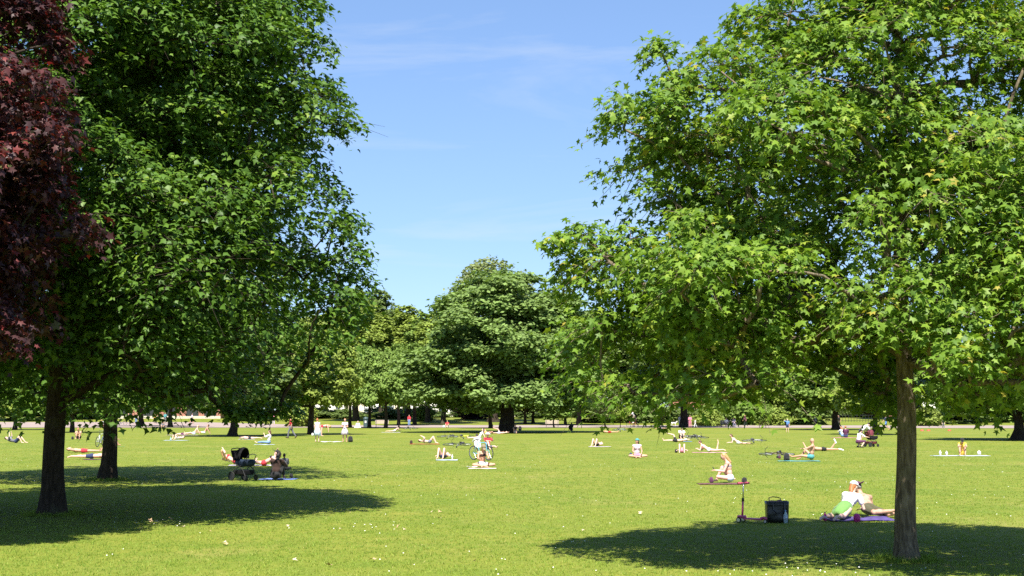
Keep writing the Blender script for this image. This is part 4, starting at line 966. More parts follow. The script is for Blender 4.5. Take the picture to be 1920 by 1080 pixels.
# directions: x = the person's right, y = ahead, z = up.  arm / leg = (upper, lower, end)
DOWN = (0, 0, -1)
POSES = {
 'stand': dict(s=(0, 0, 1), f=(0, 1, 0), arms=[((.14, .05, -1), (.05, .25, -1))] * 2, legs=[((.05, .03, -1), (.02, -.05, -1), (.15, 1, -.15))] * 2),
 'arms_folded': dict(s=(0, 0, 1), f=(0, 1, 0), arms=[((.2, .15, -1), (-.8, .75, .15))] * 2, legs=[((.07, .03, -1), (.02, -.05, -1), (.15, 1, -.15))] * 2),
 'hand_head': dict(s=(0, 0, 1), f=(0, 1, 0), arms=[((.8, .3, .15), (-.6, .1, .75)), ((.14, .05, -1), (.0, .3, -1))], legs=[((.05, .03, -1), (.02, -.05, -1), (.15, 1, -.15))] * 2),
 'walk': dict(s=(0, .07, 1), f=(0, 1, -.07), arms=[((.12, .45, -1), (0, .75, -.8)), ((.12, -.45, -1), (0, .1, -1))], legs=[((.0, -.33, -1), (0, -.62, -.85), (0, .7, -.7)), ((0, .45, -1), (0, .12, -1), (0, 1, .15))]),
 'run': dict(s=(0, .15, 1), f=(0, 1, -.15), arms=[((.15, .5, -.9), (-.2, .8, .4)), ((.15, -.7, -.8), (-.1, .8, -.1))], legs=[((.0, -.35, -1), (0, -1, -.25), (0, -.3, -1)), ((0, .6, -1), (0, .0, -1), (0, 1, .1))]),
 'bend': dict(s=(0, .95, .10), f=(0, .1, -1), head=(0, .9, -.3), arms=[((.1, .25, -1), (0, .15, -1))] * 2, legs=[((.07, -.10, -1), (0, .02, -1), (.1, 1, -.1))] * 2),
 'crouch': dict(s=(0, .35, .94), f=(0, .94, -.35), arms=[((.15, .8, -.5), (-.1, .9, -.1))] * 2, legs=[((.25, .95, .05), (0, -.65, -.8), (.1, 1, -.1))] * 2),
 'cycle': dict(s=(0, .35, .94), f=(0, .94, -.35), head=(0, .1, 1), arms=[((.1, .65, -.75), (0, .85, -.45))] * 2, legs=[((.08, .85, -.5), (0, -.1, -1), (0, 1, -.2)), ((.08, .35, -.95), (0, -.15, -1), (0, 1, -.2))]),
 'bench_sit': dict(s=(0, -.1, 1), f=(0, 1, .1), arms=[((.1, .3, -.95), (-.2, .95, -.1))] * 2, legs=[((.1, 1, 0), (0, .1, -1), (0, 1, -.1))] * 2),
 'cross': dict(s=(0, .08, 1), f=(0, 1, -.08), arms=[((.22, .3, -.95), (-.25, .85, -.35))] * 2, legs=[((.80, .62, -.02), (-.90, .30, -.10), (-.5, .5, -.2)), ((.80, .55, -.02), (-.86, .10, -.10), (-.5, .5, -.2))]),
 'cross_read': dict(s=(0, .2, .98), f=(0, .98, -.2), head=(0, .6, .8), face=(0, .8, -.6), arms=[((.20, .45, -.9), (-.3, .8, .1))] * 2, legs=[((.80, .62, -.02), (-.90, .30, -.10), (-.5, .5, -.2)), ((.80, .55, -.02), (-.86, .10, -.10), (-.5, .5, -.2))]),
 'knees': dict(s=(0, -.05, 1), f=(0, 1, .05), arms=[((.15, .75, -.6), (-.25, .9, -.15))] * 2, legs=[((.14, .72, .70), (-.03, .42, -.92), (.05, 1, -.25))] * 2),
 'knees_hunch': dict(s=(0, .30, .95), f=(0, .95, -.3), head=(0, .6, .8), face=(0, .9, -.45), arms=[((.15, .8, -.5), (-.3, .8, .2))] * 2, legs=[((.16, .72, .70), (-.03, .42, -.92), (.05, 1, -.25))] * 2),
 'phone': dict(s=(0, .16, .98), f=(0, .98, -.16), head=(0, .5, .87), face=(0, .92, -.40), arms=[((.12, .42, -.9), (-.30, 1, .10))] * 2, legs=[((.05, .72, .76), (0, .42, -.90), (.05, 1, -.2)), ((.35, .95, .12), (-.40, -.72, -.18), (-.1, -.6, .1))]),
 'knee_one': dict(s=(0, -.12, 1), f=(0, 1, .12), head=(0, .05, 1), arms=[((.12, .80, -.45), (-.45, .7, .05)), ((.12, .75, -.35), (-.30, .40, .75))], legs=[((.10, .78, .62), (0, .55, -.83), (.05, 1, -.2)), ((.35, .92, .12), (-.15, .97, -.12), (.05, .8, .5))]),
 'lean_back': dict(s=(0, -.55, .83), f=(0, .83, .55), head=(0, -.3, .95), face=(0, 1, .1), arms=[((.25, -.50, -.84), (.05, -.35, -.93))] * 2, legs=[((.10, 1, .06), (0, 1, -.05), (.15, .35, 1))] * 2),
 'lean_elbows': dict(s=(0, -.80, .58), f=(0, .58, .80), head=(0, -.35, .93), face=(0, 1, .1), arms=[((.20, -.15, -1), (.05, .85, -.15))] * 2, legs=[((.10, 1, .30), (0, 1, -.32), (.15, .35, 1))] * 2),
 'lean_cap': dict(s=(0, -.90, .44), f=(0, .44, .90), head=(0, -.45, .9), face=(0, 1, .3), arms=[((.55, .15, .45), (-.50, -.45, .60)), ((.30, -.75, -.45), (.05, .6, -.15))], legs=[((.12, 1, .10), (0, 1, -.10), (.15, .35, 1))] * 2),
 'supine': dict(s=(0, -1, .06), f=(0, .06, 1), head=(0, -1, .15), face=(0, .25, 1), arms=[((.25, .9, -.1), (.05, 1, 0))] * 2, legs=[((.09, 1, 0), (.04, 1, 0), (.25, .35, 1))] * 2),
 'supine_armsup': dict(s=(0, -1, .06), f=(0, .06, 1), head=(0, -1, .22), face=(0, .3, 1), arms=[((.75, -.55, .12), (-.75, -.45, .15))] * 2, legs=[((.10, 1, 0), (.04, 1, 0), (.25, .35, 1))] * 2),
 'supine_knees': dict(s=(0, -1, .05), f=(0, .05, 1), head=(0, -1, .15), face=(0, .2, 1), arms=[((.35, .85, -.05), (.1, 1, 0))] * 2, legs=[((.10, .58, .82), (0, .42, -.90), (.05, 1, -.2))] * 2),
 'supine_knees_armsup': dict(s=(0, -1, .05), f=(0, .05, 1), head=(0, -1, .15), face=(0, .2, 1), arms=[((.35, .35, .85), (-.25, -.75, .45))] * 2, legs=[((.10, .58, .82), (0, .42, -.90), (.05, 1, -.2))] * 2),
 'supine_read': dict(s=(0, -.98, .20), f=(0, .2, .98), head=(0, -.85, .5), face=(0, .6, .8), arms=[((.25, .30, .75), (-.20, -.15, .95))] * 2, legs=[((.08, .58, .82), (0, .42, -.90), (.05, 1, -.2)), ((.10, .75, .66), (0, .65, -.74), (.05, 1, -.2))]),
 'supine_crossleg': dict(s=(0, -1, .05), f=(0, .05, 1), head=(0, -1, .2), face=(0, .2, 1), arms=[((.5, -.7, .1), (-.5, -.6, .1))] * 2, legs=[((.06, .35, .95), (-.10, 1, .25), (.0, .5, 1)), ((.06, 1, .05), (.0, 1, -.02), (.1, .4, 1))]),
 'prone': dict(s=(0, 1, .05), f=(0, .05, -1), head=(0, 1, .1), face=(.3, .2, -.9), arms=[((.75, .45, -.08), (-.75, .6, -.02))] * 2, legs=[((.10, -1, .0), (.04, -1, 0), (.05, -.9, -.3))] * 2),
 'prone_feet': dict(s=(0, .86, .5), f=(0, .5, -.86), head=(0, .45, .9), face=(0, 1, -.25), arms=[((.25, .25, -.95), (-.30, .85, .35))] * 2, legs=[((.10, -1, -.05), (.02, -.20, 1), (.0, .2, 1)), ((.12, -1, -.05), (.02, -.95, .1), (.0, -.9, -.3))]),
 'prone_elbows': dict(s=(0, .80, .60), f=(0, .6, -.80), head=(0, .35, .93), face=(0, 1, -.15), arms=[((.22, .20, -.97), (-.2, .95, -.05))] * 2, legs=[((.10, -1, -.10), (.04, -1, 0), (.05, -.9, -.3))] * 2),
 'side_elbow': dict(s=(.15, .84, .52), f=(-.1, .50, -.86), head=(-.25, .40, .88), face=(-.5, .8, -.3), arms=[((.30, .15, -.95), (-.4, .85, .0)), ((.25, .25, -.95), (-.2, .9, .05))], legs=[((.14, -1, -.12), (.06, -.95, .20), (.0, -.6, .7)), ((.16, -1, -.10), (.10, -1, .02), (.05, -.9, -.3))]),
 'reach_stroller': dict(s=(0, .75, .62), f=(0, .62, -.75), head=(0, .8, .5), arms=[((.1, .6, -.75), (-.1, .8, -.5))] * 2, legs=[((.07, -.15, -1), (0, .0, -1), (.1, 1, -.1))] * 2),
}

PENDING = []
def fuse_pending():
    """turn every figure into one continuous skin, all in one evaluation"""
    dg = bpy.context.evaluated_depsgraph_get()
    new = [(o, bpy.data.meshes.new_from_object(o.evaluated_get(dg))) for o in PENDING]
    for o, me in new:
        old = o.data; nm = old.name; old.user_remap(me); m_ = old.materials[0]
        me.materials.clear(); me.materials.append(m_)
        me.polygons.foreach_set('use_smooth', [True] * len(me.polygons))
        bpy.data.objects.remove(o); bpy.data.meshes.remove(old); me.name = nm
    PENDING.clear()

def remesh(mb, name, material, voxel, smooth_it=4, dec=None):
    me = mb.mesh(name, material); o = bpy.data.objects.new('tmp', me); COL.objects.link(o); PENDING.append(o)
    r = o.modifiers.new('r', 'REMESH'); r.mode = 'VOXEL'; r.voxel_size = voxel; r.use_smooth_shade = True
    s_ = o.modifiers.new('s', 'SMOOTH'); s_.iterations = smooth_it; s_.factor = 0.5
    if dec: d = o.modifiers.new('d', 'DECIMATE'); d.ratio = dec
    return me

def person(label, px, py, pose, yaw, H=1.68, skin='fair', hair='brown', hairlen=0, top=None, bottom=None, sleeve=0.5, leg=0.45, hat=None, female=False, detail=1, z=0.0, tilt=None, shoes=None, dress=None, bikini=None, bun=False, at_pt=None, holds=None, mod=None, glasses=False):
    """one person; top / bottom = cloth keys.  yaw in degrees: 0 faces away from the camera, 180 towards it, 90 to the left"""
    P = dict(POSES[pose]); P.update(mod or {})
    k = H / 1.70
    s, f = U(P['s']), Vector(P['f']); f = (f - s * f.dot(s)).normalized(); r = f.cross(s).normalized()
    sh, hp = (.168 if female else .188) * k, .092 * k
    pel = V(0, 0, 0); waist = pel + s * .17 * k; chest = pel + s * .35 * k; neck0 = pel + s * .50 * k
    hd = U(P.get('head', tuple(s * 1.0))); neck1 = neck0 + hd * .085 * k
    hf = Vector(P.get('face', tuple(f))); hc = neck1 + hd * .115 * k + f * .012
    hf = (hf - hd * hf.dot(hd)).normalized(); hr = hf.cross(hd).normalized()
    J = {}
    for i, sd in enumerate((1, -1)):
        dirv = lambda t: U((t[0] * sd, t[1], t[2]))
        a = P['arms'][i]; l = P['legs'][i]
        S = neck0 + r * sh * sd - s * .035 * k; E = S + dirv(a[0]) * .285 * k; Wr = E + dirv(a[1]) * .245 * k
        hpv = pel + r * hp * sd - s * .02 * k; th = list(l[0])
        for _ in range(24):                                # a seated figure's feet rest level with the seat
            Kn = hpv + dirv(th) * .42 * k; An = Kn + dirv(l[1]) * .41 * k
            if th[2] < -.25 or s.z < .3 or pose in ('crouch', 'cycle', 'bench_sit') or (An + dirv(l[1]) * .05 * k).z - .034 * k > -.138 * k: break
            th[2] += .05
        J[sd] = dict(S=S, E=E, W=Wr, hd=dirv(a[2]) if len(a) > 2 else dirv(a[1]), Hp=hpv, K=Kn, A=An, ft=dirv(l[2]))
    body = MB()
    g = 1.0 if not female else .92
    # trunk: pelvis, belly, rib cage, shoulders
    def trunk(mb, inf=0.0, lo=0, hi=9):
        if lo <= 0: mb.ell(pel - s * .01 * k, ((.165 if female else .155) * k + inf, .115 * k + inf, .13 * k + inf), (r, f, s), 14, 9)
        if lo <= 1 <= hi: mb.ell(waist, ((.128 if female else .145) * k + inf, .098 * k + inf, .15 * k + inf), (r, f, s), 14, 9)
        if hi >= 2: mb.ell(chest, (.155 * g * k + inf, .112 * k + inf, .19 * k + inf), (r, f, s), 14, 9)
        if hi >= 3:
            for sd in (1, -1): mb.caps(neck0 - s * .05 * k, J[sd]['S'], .075 * k + inf, .062 * g * k + inf, 9)
        if female and hi >= 2:
            for sd in (1, -1): mb.ell(chest + s * .02 * k + r * .065 * k * sd + f * .085 * k, (.062 * k + inf, .055 * k + inf, .062 * k + inf), (r, f, s), 8, 6)
    trunk(body)
    body.caps(neck0 - s * .04 * k, neck1 + hd * .03, .058 * g * k, .052 * g * k)
    body.ell(hc, (.076 * k, .094 * k, .116 * k), (hr, hf, hd), 14, 10)
    body.ell(hc - hd * .055 * k + hf * .022 * k, (.056 * k, .066 * k, .060 * k), (hr, hf, hd), 10, 7)
    body.ell(hc + hf * .094 * k - hd * .012 * k, (.013 * k, .020 * k, .026 * k), (hr, hf, hd), 7, 5)
    for sd in (1, -1): body.ell(hc + hr * .078 * k * sd - hd * .01 * k, (.010 * k, .020 * k, .030 * k), (hr, hf, hd), 7, 5)
    for sd in (1, -1):
        j = J[sd]
        body.caps(j['S'], j['E'], .052 * g * k, .040 * g * k); body.caps(j['E'], j['W'], .042 * g * k, .028 * g * k)
        body.caps(j['Hp'], j['K'], .088 * k, .056 * k, 10); body.caps(j['K'], j['A'], .058 * k, .036 * k, 10)
        calf = j['K'].lerp(j['A'], .3); dsh = (j['A'] - j['K']).normalized(); bk = -(j['ft'] - dsh * j['ft'].dot(dsh))
        bk = bk.normalized() if bk.length > 1e-3 else V(0, 0, 0)
        body.ell(calf + bk * .018 * k, (.05 * k, .05 * k, .10 * k), (dsh.orthogonal().normalized(), dsh.cross(dsh.orthogonal()).normalized(), dsh), 9, 6)
        heel = j['A'] + dsh * .045 * k - j['ft'] * .03 * k
        body.caps(j['A'], heel, .038 * k, .034 * k); body.caps(heel, j['A'] + dsh * .05 * k + j['ft'] * .15 * k, .034 * k, .028 * k)
        # hand: palm, four fingers of different length, thumb from the side of the palm
        h = j['hd']; lat = h.cross(V(0, 0, 1)); lat = lat.normalized() if lat.length > .1 else V(1, 0, 0)
        nrm = lat.cross(h).normalized(); inner = lat * (-1 if (lat.dot(r) * sd) > 0 else 1)
        palm = j['W'] + h * .05 * k
        body.ell(palm, (.040 * k, .018 * k, .055 * k), (lat, nrm, h), 9, 6)
        if detail >= 2:
            for q, (o_, L) in enumerate(((.030, .070), (.010, .082), (-.010, .078), (-.029, .060))):
                b0 = palm + lat * o_ * k + h * .042 * k; b1 = b0 + (h - nrm * .25).normalized() * L * .5 * k; b2 = b1 + (h - nrm * .9).normalized() * L * .5 * k
                body.caps(b0, b1, .0095, .0088, 6); body.caps(b1, b2, .0088, .0075, 6)
            t0 = palm + inner * .032 * k - h * .015 * k; t1 = t0 + (inner * .7 + h * .8).normalized() * .035 * k; t2 = t1 + (inner * .1 + h - nrm * .3).normalized() * .03 * k
            body.caps(t0, t1, .012, .0105, 6); body.caps(t1, t2, .0105, .008, 6)
        else:
            body.caps(palm, palm + (h - nrm * .4).normalized() * .085 * k, .024 * k, .014 * k, 7); body.caps(palm - h * .01 * k, palm + (inner * .8 + h * .7).normalized() * .06 * k, .014 * k, .011 * k, 6)
    vox = {0: .026, 1: .017, 2: .0075}[detail]; dec = {0: None, 1: .55, 2: .18}[detail]; it = {0: 2, 1: 3, 2: 5}[detail]
    zmin = min(v[2] for v in body.v)
    p = (at_pt if at_pt is not None else GP(px, py)).copy()
    root = empty('person', p, D(yaw))
    root.location.z += z - zmin + (0.008 if z else 0)
    if at_pt is None:
        # centre the figure over the spot
        cx = (min(v[0] for v in body.v) + max(v[0] for v in body.v)) / 2; cy = (min(v[1] for v in body.v) + max(v[1] for v in body.v)) / 2
        off = Matrix.Rotation(D(yaw), 3, 'Z') @ V(cx, cy, 0); root.location.x -= off.x; root.location.y -= off.y
    bo = link('body', remesh(body, 'body', SKIN[skin], vox, it, dec), root)
    cv = max(vox, .012)
    def dressed(name, mb, material, v=None): return link(name, remesh(mb, name, material, v or cv, 3, .6 if detail else None), root)
    inf = .014
    if top:
        m_ = MB(); trunk(m_, inf, 1, 9)
        if sleeve:
            for sd in (1, -1):
                j = J[sd]; e = j['S'].lerp(j['E'], min(1, sleeve * 1.6))
                m_.caps(j['S'], e, .056 * k + inf, .050 * k + inf, 9)
                if sleeve > .7: m_.caps(j['E'], j['W'], .046 * k + inf, .034 * k + inf, 9)
        dressed('shirt' if sleeve else 'vest', m_, CL[top])
    if bikini:
        m_ = MB(); m_.ell(chest + s * .015 * k + f * .012, (.155 * g * k + .012, .125 * k + .012, .062 * k), (r, f, s), 14, 8)
        for sd in (1, -1): m_.ell(chest + s * .02 * k + r * .065 * k * sd + f * .088 * k, (.064 * k + .008, .056 * k + .010, .06 * k), (r, f, s), 8, 6)
        dressed('bikini_top', m_, CL[bikini], .011)
    if bottom:
        m_ = MB(); trunk(m_, inf, 0, 0)
        for sd in (1, -1):
            j = J[sd]; m_.caps(j['Hp'], j['Hp'].lerp(j['K'], min(1, leg)), .09 * k + inf, (.09 - .034 * min(1, leg)) * k + inf, 10)
            if leg > 1: m_.caps(j['K'], j['K'].lerp(j['A'], min(.92, leg - 1)), .058 * k + inf, .045 * k + inf, 10)
        dressed('trousers' if leg > 1 else ('shorts' if leg > .15 else 'briefs'), m_, CL[bottom])
    if dress:
        m_ = MB(); key, L = dress; dn = ((J[1]['K'] - J[1]['Hp']) + (J[-1]['K'] - J[-1]['Hp'])).normalized()
        fw = (f - dn * f.dot(dn)).normalized(); sdw = r
        prof = [(.13, .12), (.17, 0), (.21, -.12), (.26, -L)] if dn.z < -.6 else [(.13, .12), (.165, 0), (.17, -.12), (.165, -L * .6), (.13, -L), (.02, -L)]
        n = 20; vs = []
        for q, (rr, zz) in enumerate(prof):
            for a_ in range(n):
                a = 2 * math.pi * a_ / n; w = 1 + (.10 * math.sin(a * 6) if q > 1 else 0)
                fr = f if zz > 0 else fw; ax = s * zz if zz > 0 else dn * -zz
                vs.append(pel + r * (rr * w * k * math.cos(a)) + fr * (rr * .85 * w * k * math.sin(a)) + ax * k)
        fs = [(q * n + a_, q * n + (a_ + 1) % n, (q + 1) * n + (a_ + 1) % n, (q + 1) * n + a_) for q in range(len(prof) - 1) for a_ in range(n)]
        so = m_.add(vs, fs).build('skirt', CL[key], root, smooth=True); so.modifiers.new('s', 'SOLIDIFY').thickness = .008
    if hair and hat != 'bald':
        m_ = MB(); m_.ell(hc + hd * .022 * k - hf * .022 * k, (.086 * k, .092 * k, .108 * k), (hr, hf, hd), 14, 9)
        if hairlen: m_.caps(hc - hf * .06 * k, hc - hf * .075 * k - hd * .10 * k, .065 * k, .06 * k); m_.caps(hc - hf * .075 * k - hd * .10 * k, neck0 - f * .105 * k - s * (hairlen - .1), .06 * k, .035 * k)
        if bun: m_.ell(hc + hd * .12 * k - hf * .05 * k, (.05 * k, .05 * k, .045 * k), (hr, hf, hd), 9, 6)
        dressed('hair', m_, HAIR[hair])
    if detail and hat != 'none':
        for sd in (1, -1): MB().ell(hc + hf * .086 * k + hr * .030 * k * sd + hd * .012 * k, (.013, .010, .008), (hr, hf, hd), 8, 5).build('eye', M_EYE, root)
        MB().ell(hc + hf * .083 * k - hd * .055 * k, (.022, .010, .007), (hr, hf, hd), 8, 5).build('mouth', M_LIP, root)
    if glasses:
        m_ = MB()
        for sd in (1, -1): m_.ell(hc + hf * .093 * k + hr * .032 * k * sd + hd * .014 * k, (.030, .010, .020), (hr, hf, hd), 9, 5)
        m_.tube([hc + hr * .085 * k + hd * .018 * k, hc + hf * .098 * k + hd * .02 * k, hc - hr * .085 * k + hd * .018 * k], .005, 5); m_.build('sunglasses', M_IRON, root)
    if hat and hat not in ('bald', 'none'):
        kind, key = hat; m_ = MB(); bf = -hf if kind == 'cap_back' else hf
        m_.ell(hc + hd * .045 * k - hf * .010 * k, (.094 * k, .108 * k, .092 * k), (hr, hf, hd), 16, 8, zmin=-.1)
        if kind == 'sunhat': m_.lathe([(.09 * k, .0), (.19 * k, -.02), (.19 * k, -.012), (.09 * k, .012)], hc + hd * .05 * k, 18, (hr, hf, hd))
        else: m_.ell(hc + hd * .045 * k + bf * .13 * k, (.070 * k, .085 * k, .012 * k), (hr, hf, (hd + bf * .15).normalized()), 12, 6)
        m_.build('hat' if kind == 'sunhat' else 'cap', CL[key], root, smooth=True)
    if shoes:
        for sd in (1, -1):
            j = J[sd]; dsh = (j['A'] - j['K']).normalized(); heel = j['A'] + dsh * .05 * k - j['ft'] * .035 * k; m_ = MB()
            m_.caps(heel, j['A'] + dsh * .055 * k + j['ft'] * .16 * k, .046 * k, .038 * k, 9); m_.caps(heel - dsh * .03, heel, .045 * k, .046 * k, 9)
            m_.build('shoe', CL[shoes], root, smooth=True)
    tag(root, label, 'person')
    return root, {sd: {q: (Matrix.Translation(root.location) @ Matrix.Rotation(D(yaw), 4, 'Z')) @ j_ for q, j_ in J[sd].items() if q in ('W', 'A', 'K', 'S', 'E')} for sd in (1, -1)}

def towel(label, px, py, w, d, col, yaw=0.0, name='towel', rum=.010, thick=.008, dx=0, dy=0, stripes=None, seed=0):
    """cloth spread on the grass, a little rumpled"""
    p = GP(px, py); p.x += dx; p.y += dy
    nx, ny = 14, 9; vs = []; sd = px * .013 + py * .007 + seed
    for top in (1, 0):
        for j in range(ny):
            for i in range(nx):
                x, y = (i / (nx - 1) - .5) * w, (j / (ny - 1) - .5) * d
                x += .05 * noise.noise((sd, y * 3, 1)); y += .06 * noise.noise((x * 3, sd, 2))
                zz = .008 + rum * .7 * (1 + 2.0 * noise.noise((x * 3.2 + sd, y * 3.2, sd)))
                vs.append((x, y, max(.004, zz) + (thick if top else 0)))
    o = nx * ny; fs = []
    for j in range(ny - 1):
        for i in range(nx - 1):
            a = j * nx + i; fs.append((a, a + 1, a + 1 + nx, a + nx)); fs.append((o + a + nx, o + a + 1 + nx, o + a + 1, o + a))
    ring = [i for i in range(nx)] + [j * nx + nx - 1 for j in range(1, ny)] + [(ny - 1) * nx + i for i in range(nx - 2, -1, -1)] + [j * nx for j in range(ny - 2, 0, -1)]
    for a, b in zip(ring, ring[1:] + ring[:1]): fs.append((a, o + a, o + b, b))
    t = MB().add(vs, fs).build(name, col if not isinstance(col, str) else CL[col], None, smooth=True)
    t.location = p; t.rotation_euler.z = D(yaw)
    return tag(t, label, 'blanket' if name == 'blanket' else 'towel')

def rucksack(label, px, py, col, s=1.0, yaw=0, name='rucksack', dx=0, dy=0, z=0):
    p = GP(px, py); p.x += dx; p.y += dy; p.z += z; root = empty(name, p, D(yaw)); root.scale = (s,) * 3; M = CL[col] if isinstance(col, str) else col
    b = MB(); n = 16; rows = [(.13, .10, .0), (.16, .12, .05), (.16, .12, .22), (.14, .10, .34), (.07, .05, .39)]; vs = []
    for a, c, z_ in rows:
        for i in range(n):
            t = 2 * math.pi * i / n; q = 1 + .10 * noise.noise((math.cos(t) * 2 + px, math.sin(t) * 2, z_ * 8)); vs.append((a * q * math.copysign(abs(math.cos(t)) ** .7, math.cos(t)), c * q * math.copysign(abs(math.sin(t)) ** .7, math.sin(t)), z_ + .003))
    fs = [(j * n + i, j * n + (i + 1) % n, (j + 1) * n + (i + 1) % n, (j + 1) * n + i) for j in range(len(rows) - 1) for i in range(n)] + [tuple(reversed(range(n))), tuple((len(rows) - 1) * n + i for i in range(n))]
    b.add(vs, fs).build('body', M, root, smooth=True)
    MB().ell((0, -.11, .13), (.11, .05, .09)).build('front_pocket', M, root, smooth=True)
    for sx in (-.07, .07): MB().tube([(sx, .08, .33), (sx, .17, .30), (sx, .19, .18), (sx, .12, .06)], .014, 5).build('strap', M, root)
    MB().tube([(-.04, .04, .37), (-.03, .04, .43), (.03, .04, .43), (.04, .04, .37)], .010, 5).build('handle', M, root)
    return tag(root, label, 'bag')

# ---- nearest figures
towel('purple and navy blanket under the couple', 1610, 975, 1.45, .95, mat('blanket_purple', (0.065, 0.045, 0.16), 0.9, 0.55, 5), 4, 'blanket', rum=.03)
person('woman in white cap and white top leaning on her elbow against the man', 1584, 975, 'side_elbow', -34, 1.62, 'fair', 'ginger', .12, 'white', None, .3, female=True, detail=2, hat=('cap', 'white'), z=.02,
       mod=dict(s=(.05, .84, .54), f=(-.1, .54, -.84), head=(.05, .35, .93), face=(.35, .9, -.2), legs=[((.10, -.90, -.30), (.02, -.95, .0), (.05, -.9, -.3)), ((.10, -.86, -.35), (.05, -.95, .0), (.05, -.9, -.3))]), dress=('green', .45))
person('shirtless man with dark cap worn backwards and olive shorts, tattooed back', 1643, 968, 'side_elbow', 18, 1.72, 'tattoo', 'dark', 0, None, 'olive', leg=.8, detail=2, mod=dict(legs=[((.25, -.92, -.16), (.70, .35, .02), (.7, .1, -.2)), ((.10, -.95, -.12), (-.80, -.10, .05), (-.7, -.2, -.2))]), hat=('cap_back', 'plum'), z=.02, shoes=None)
rucksack('crumpled hot pink bag between the two of the couple', 1607, 980, M_PINK, .42, 20, 'pink_bag', z=.0185)
towel('dark patterned rug under the woman with the phone', 1352, 908, 1.45, .8, mat('rug_dark_red', (0.11, 0.045, 0.045), 0.95, 0.6, 7), 3, 'blanket')
_, jp = person('woman in grey bikini top and pale shorts sitting sideways reading her phone', 1356, 906, 'phone', 82, 1.68, 'pink', 'blonde', .12, None, 'paleblue', leg=.12, female=True, detail=2, bikini='steel', z=.018, glasses=True)
hp_ = (jp[1]['W'] + jp[-1]['W']) / 2
ph = MB().box((0, 0, 0), (.075, .012, .15)).build('phone', M_IRON, None, bevel=.004)
ph.location = hp_ + V(-.09, 0, .05); ph.rotation_euler = (D(-25), D(-20), D(82)); tag(ph, 'dark phone in the hands of the woman in grey bikini top', 'phone')
rucksack('black bag behind the back of the woman with the phone', 1396, 907, 'black', .5, 30, 'handbag')
rucksack('small plum bag at the feet of the woman with the phone', 1334, 906, 'plum', .45, 70, 'handbag', z=.018)
# left shade
towel('blue blanket in the shade beside the pushchair', 522, 899, 1.25, .8, mat('blanket_blue', (0.14, 0.20, 0.50), 0.9, 0.3, 6), -4, 'blanket')
person('person in dark top sitting in the shade with back to the camera', 523, 900, 'knees_hunch', -12, 1.68, 'brown', 'dark', .16, 'darkbrown', 'black', 1.0, 1.8, detail=1, z=.018, bun=True)
person('small child in grey on the lap of the person in the shade', 531, 893, 'cross', 25, 1.05, 'brown', 'dark', 0, 'grey', 'black', .5, .8, detail=1, z=.20)
rucksack('small black shoe bag at the right end of the blue blanket', 546, 897, 'black', .38, 10, 'handbag', z=.018)
towel('pale towel under the two women sunbathing behind the pushchair', 472, 873, 1.9, .75, 'lilac', 2)
person('blonde woman lying behind the pushchair with arm behind her head', 446, 871, 'lean_cap', -94, 1.66, 'fair', 'blonde', .1, None, 'red', leg=.08, female=True, bikini='red', z=.018)
person('woman in dark cap and sunglasses leaning back in a bikini behind the pushchair', 490, 874, 'lean_cap', 86, 1.68, 'pink', 'dark', 0, None, 'red', leg=.08, female=True, bikini='black', hat=('cap', 'black'), z=.018, glasses=True)
# centre
towel('pink and white towel under the woman in the olive cap', 904, 879, 1.10, .7, mat('towel_rose', (0.70, 0.52, 0.47), 0.95, 0.15, 6), 2)
person('tanned woman in olive cap sitting cross-legged on a pink towel', 907, 878, 'cross_read', 196, 1.70, 'tan', 'brown', .1, None, 'white', leg=.25, female=True, bikini='darkbrown', hat=('cap', 'khaki'), z=.018)
towel('crumpled white cloth beside the knee of the woman in the olive cap', 885, 876, .40, .3, 'white', 10, rum=.05)
towel('pale blue towel under the person with raised bare knees', 838, 863, 1.0, .7, 'paleblue', 0)
person('sunbather lying with bare knees raised towards the camera, left of the blue bicycle', 832, 861, 'supine_knees', 165, 1.70, 'pink', 'brown', 0, None, 'navy', leg=.12, z=.018)
bottle('white bottle beside the raised knees', 848, 861, .24, .04, mat('white_plastic', (0.72, 0.72, 0.72), 0.4), CL['white'])
person('person in white sitting with back to the camera behind the blue bicycle', 894, 842, 'knees_hunch', 15, 1.68, 'fair', 'dark', 0, 'white', 'white', .6, .8, female=True, hat='none')
person('man in red shirt and pale hat sitting beside the blue bicycle', 921, 843, 'knee_one', 205, 1.76, 'fair', 'grey', 0, 'red', 'grey', .5, .6, hat=('sunhat', 'lilac'))
person('woman in pale top leaning back with legs stretched to the left', 893, 826, 'lean_back', 95, 1.66, 'fair', 'dark', .15, 'white', 'white', .1, .1, female=True)
towel('red towel under the sunbather with arms over the face', 796, 833, 2.1, .8, mat('towel_red', (0.45, 0.05, 0.06), 0.95, 0.2, 6), 0)
person('sunbather on a red towel with knees up and arms over the face', 803, 832, 'supine_knees_armsup', -92, 1.66, 'fair', 'brown', 0, None, 'steel', leg=.25, female=True, bikini='navy', z=.018)
rucksack('dark bag at the head of the sunbather on the red towel', 771, 832, 'darkbrown', .6, 0)
person('woman sitting cross-legged with a blue headscarf, looking to the side', 1196, 859, 'cross', 186, 1.66, 'tan', 'dark', .05, 'lilac', 'pink', .0, .15, female=True, hat=('cap_back', 'teal'), mod=dict(head=(0, .05, 1), face=(.9, .6, .1)))
rucksack('flat dark bag at the left knee of the cross-legged woman', 1183, 857, 'navy', .55, 80)
person('sunbather with two knees up lying right of the blue bicycle group', 1120, 837, 'supine_knees', 150, 1.66, 'fair', 'brown', 0, None, 'black', leg=.15)
towel('pale towel under the sunbather with two knees up', 1124, 838, 1.4, .6, 'lilac', 3)
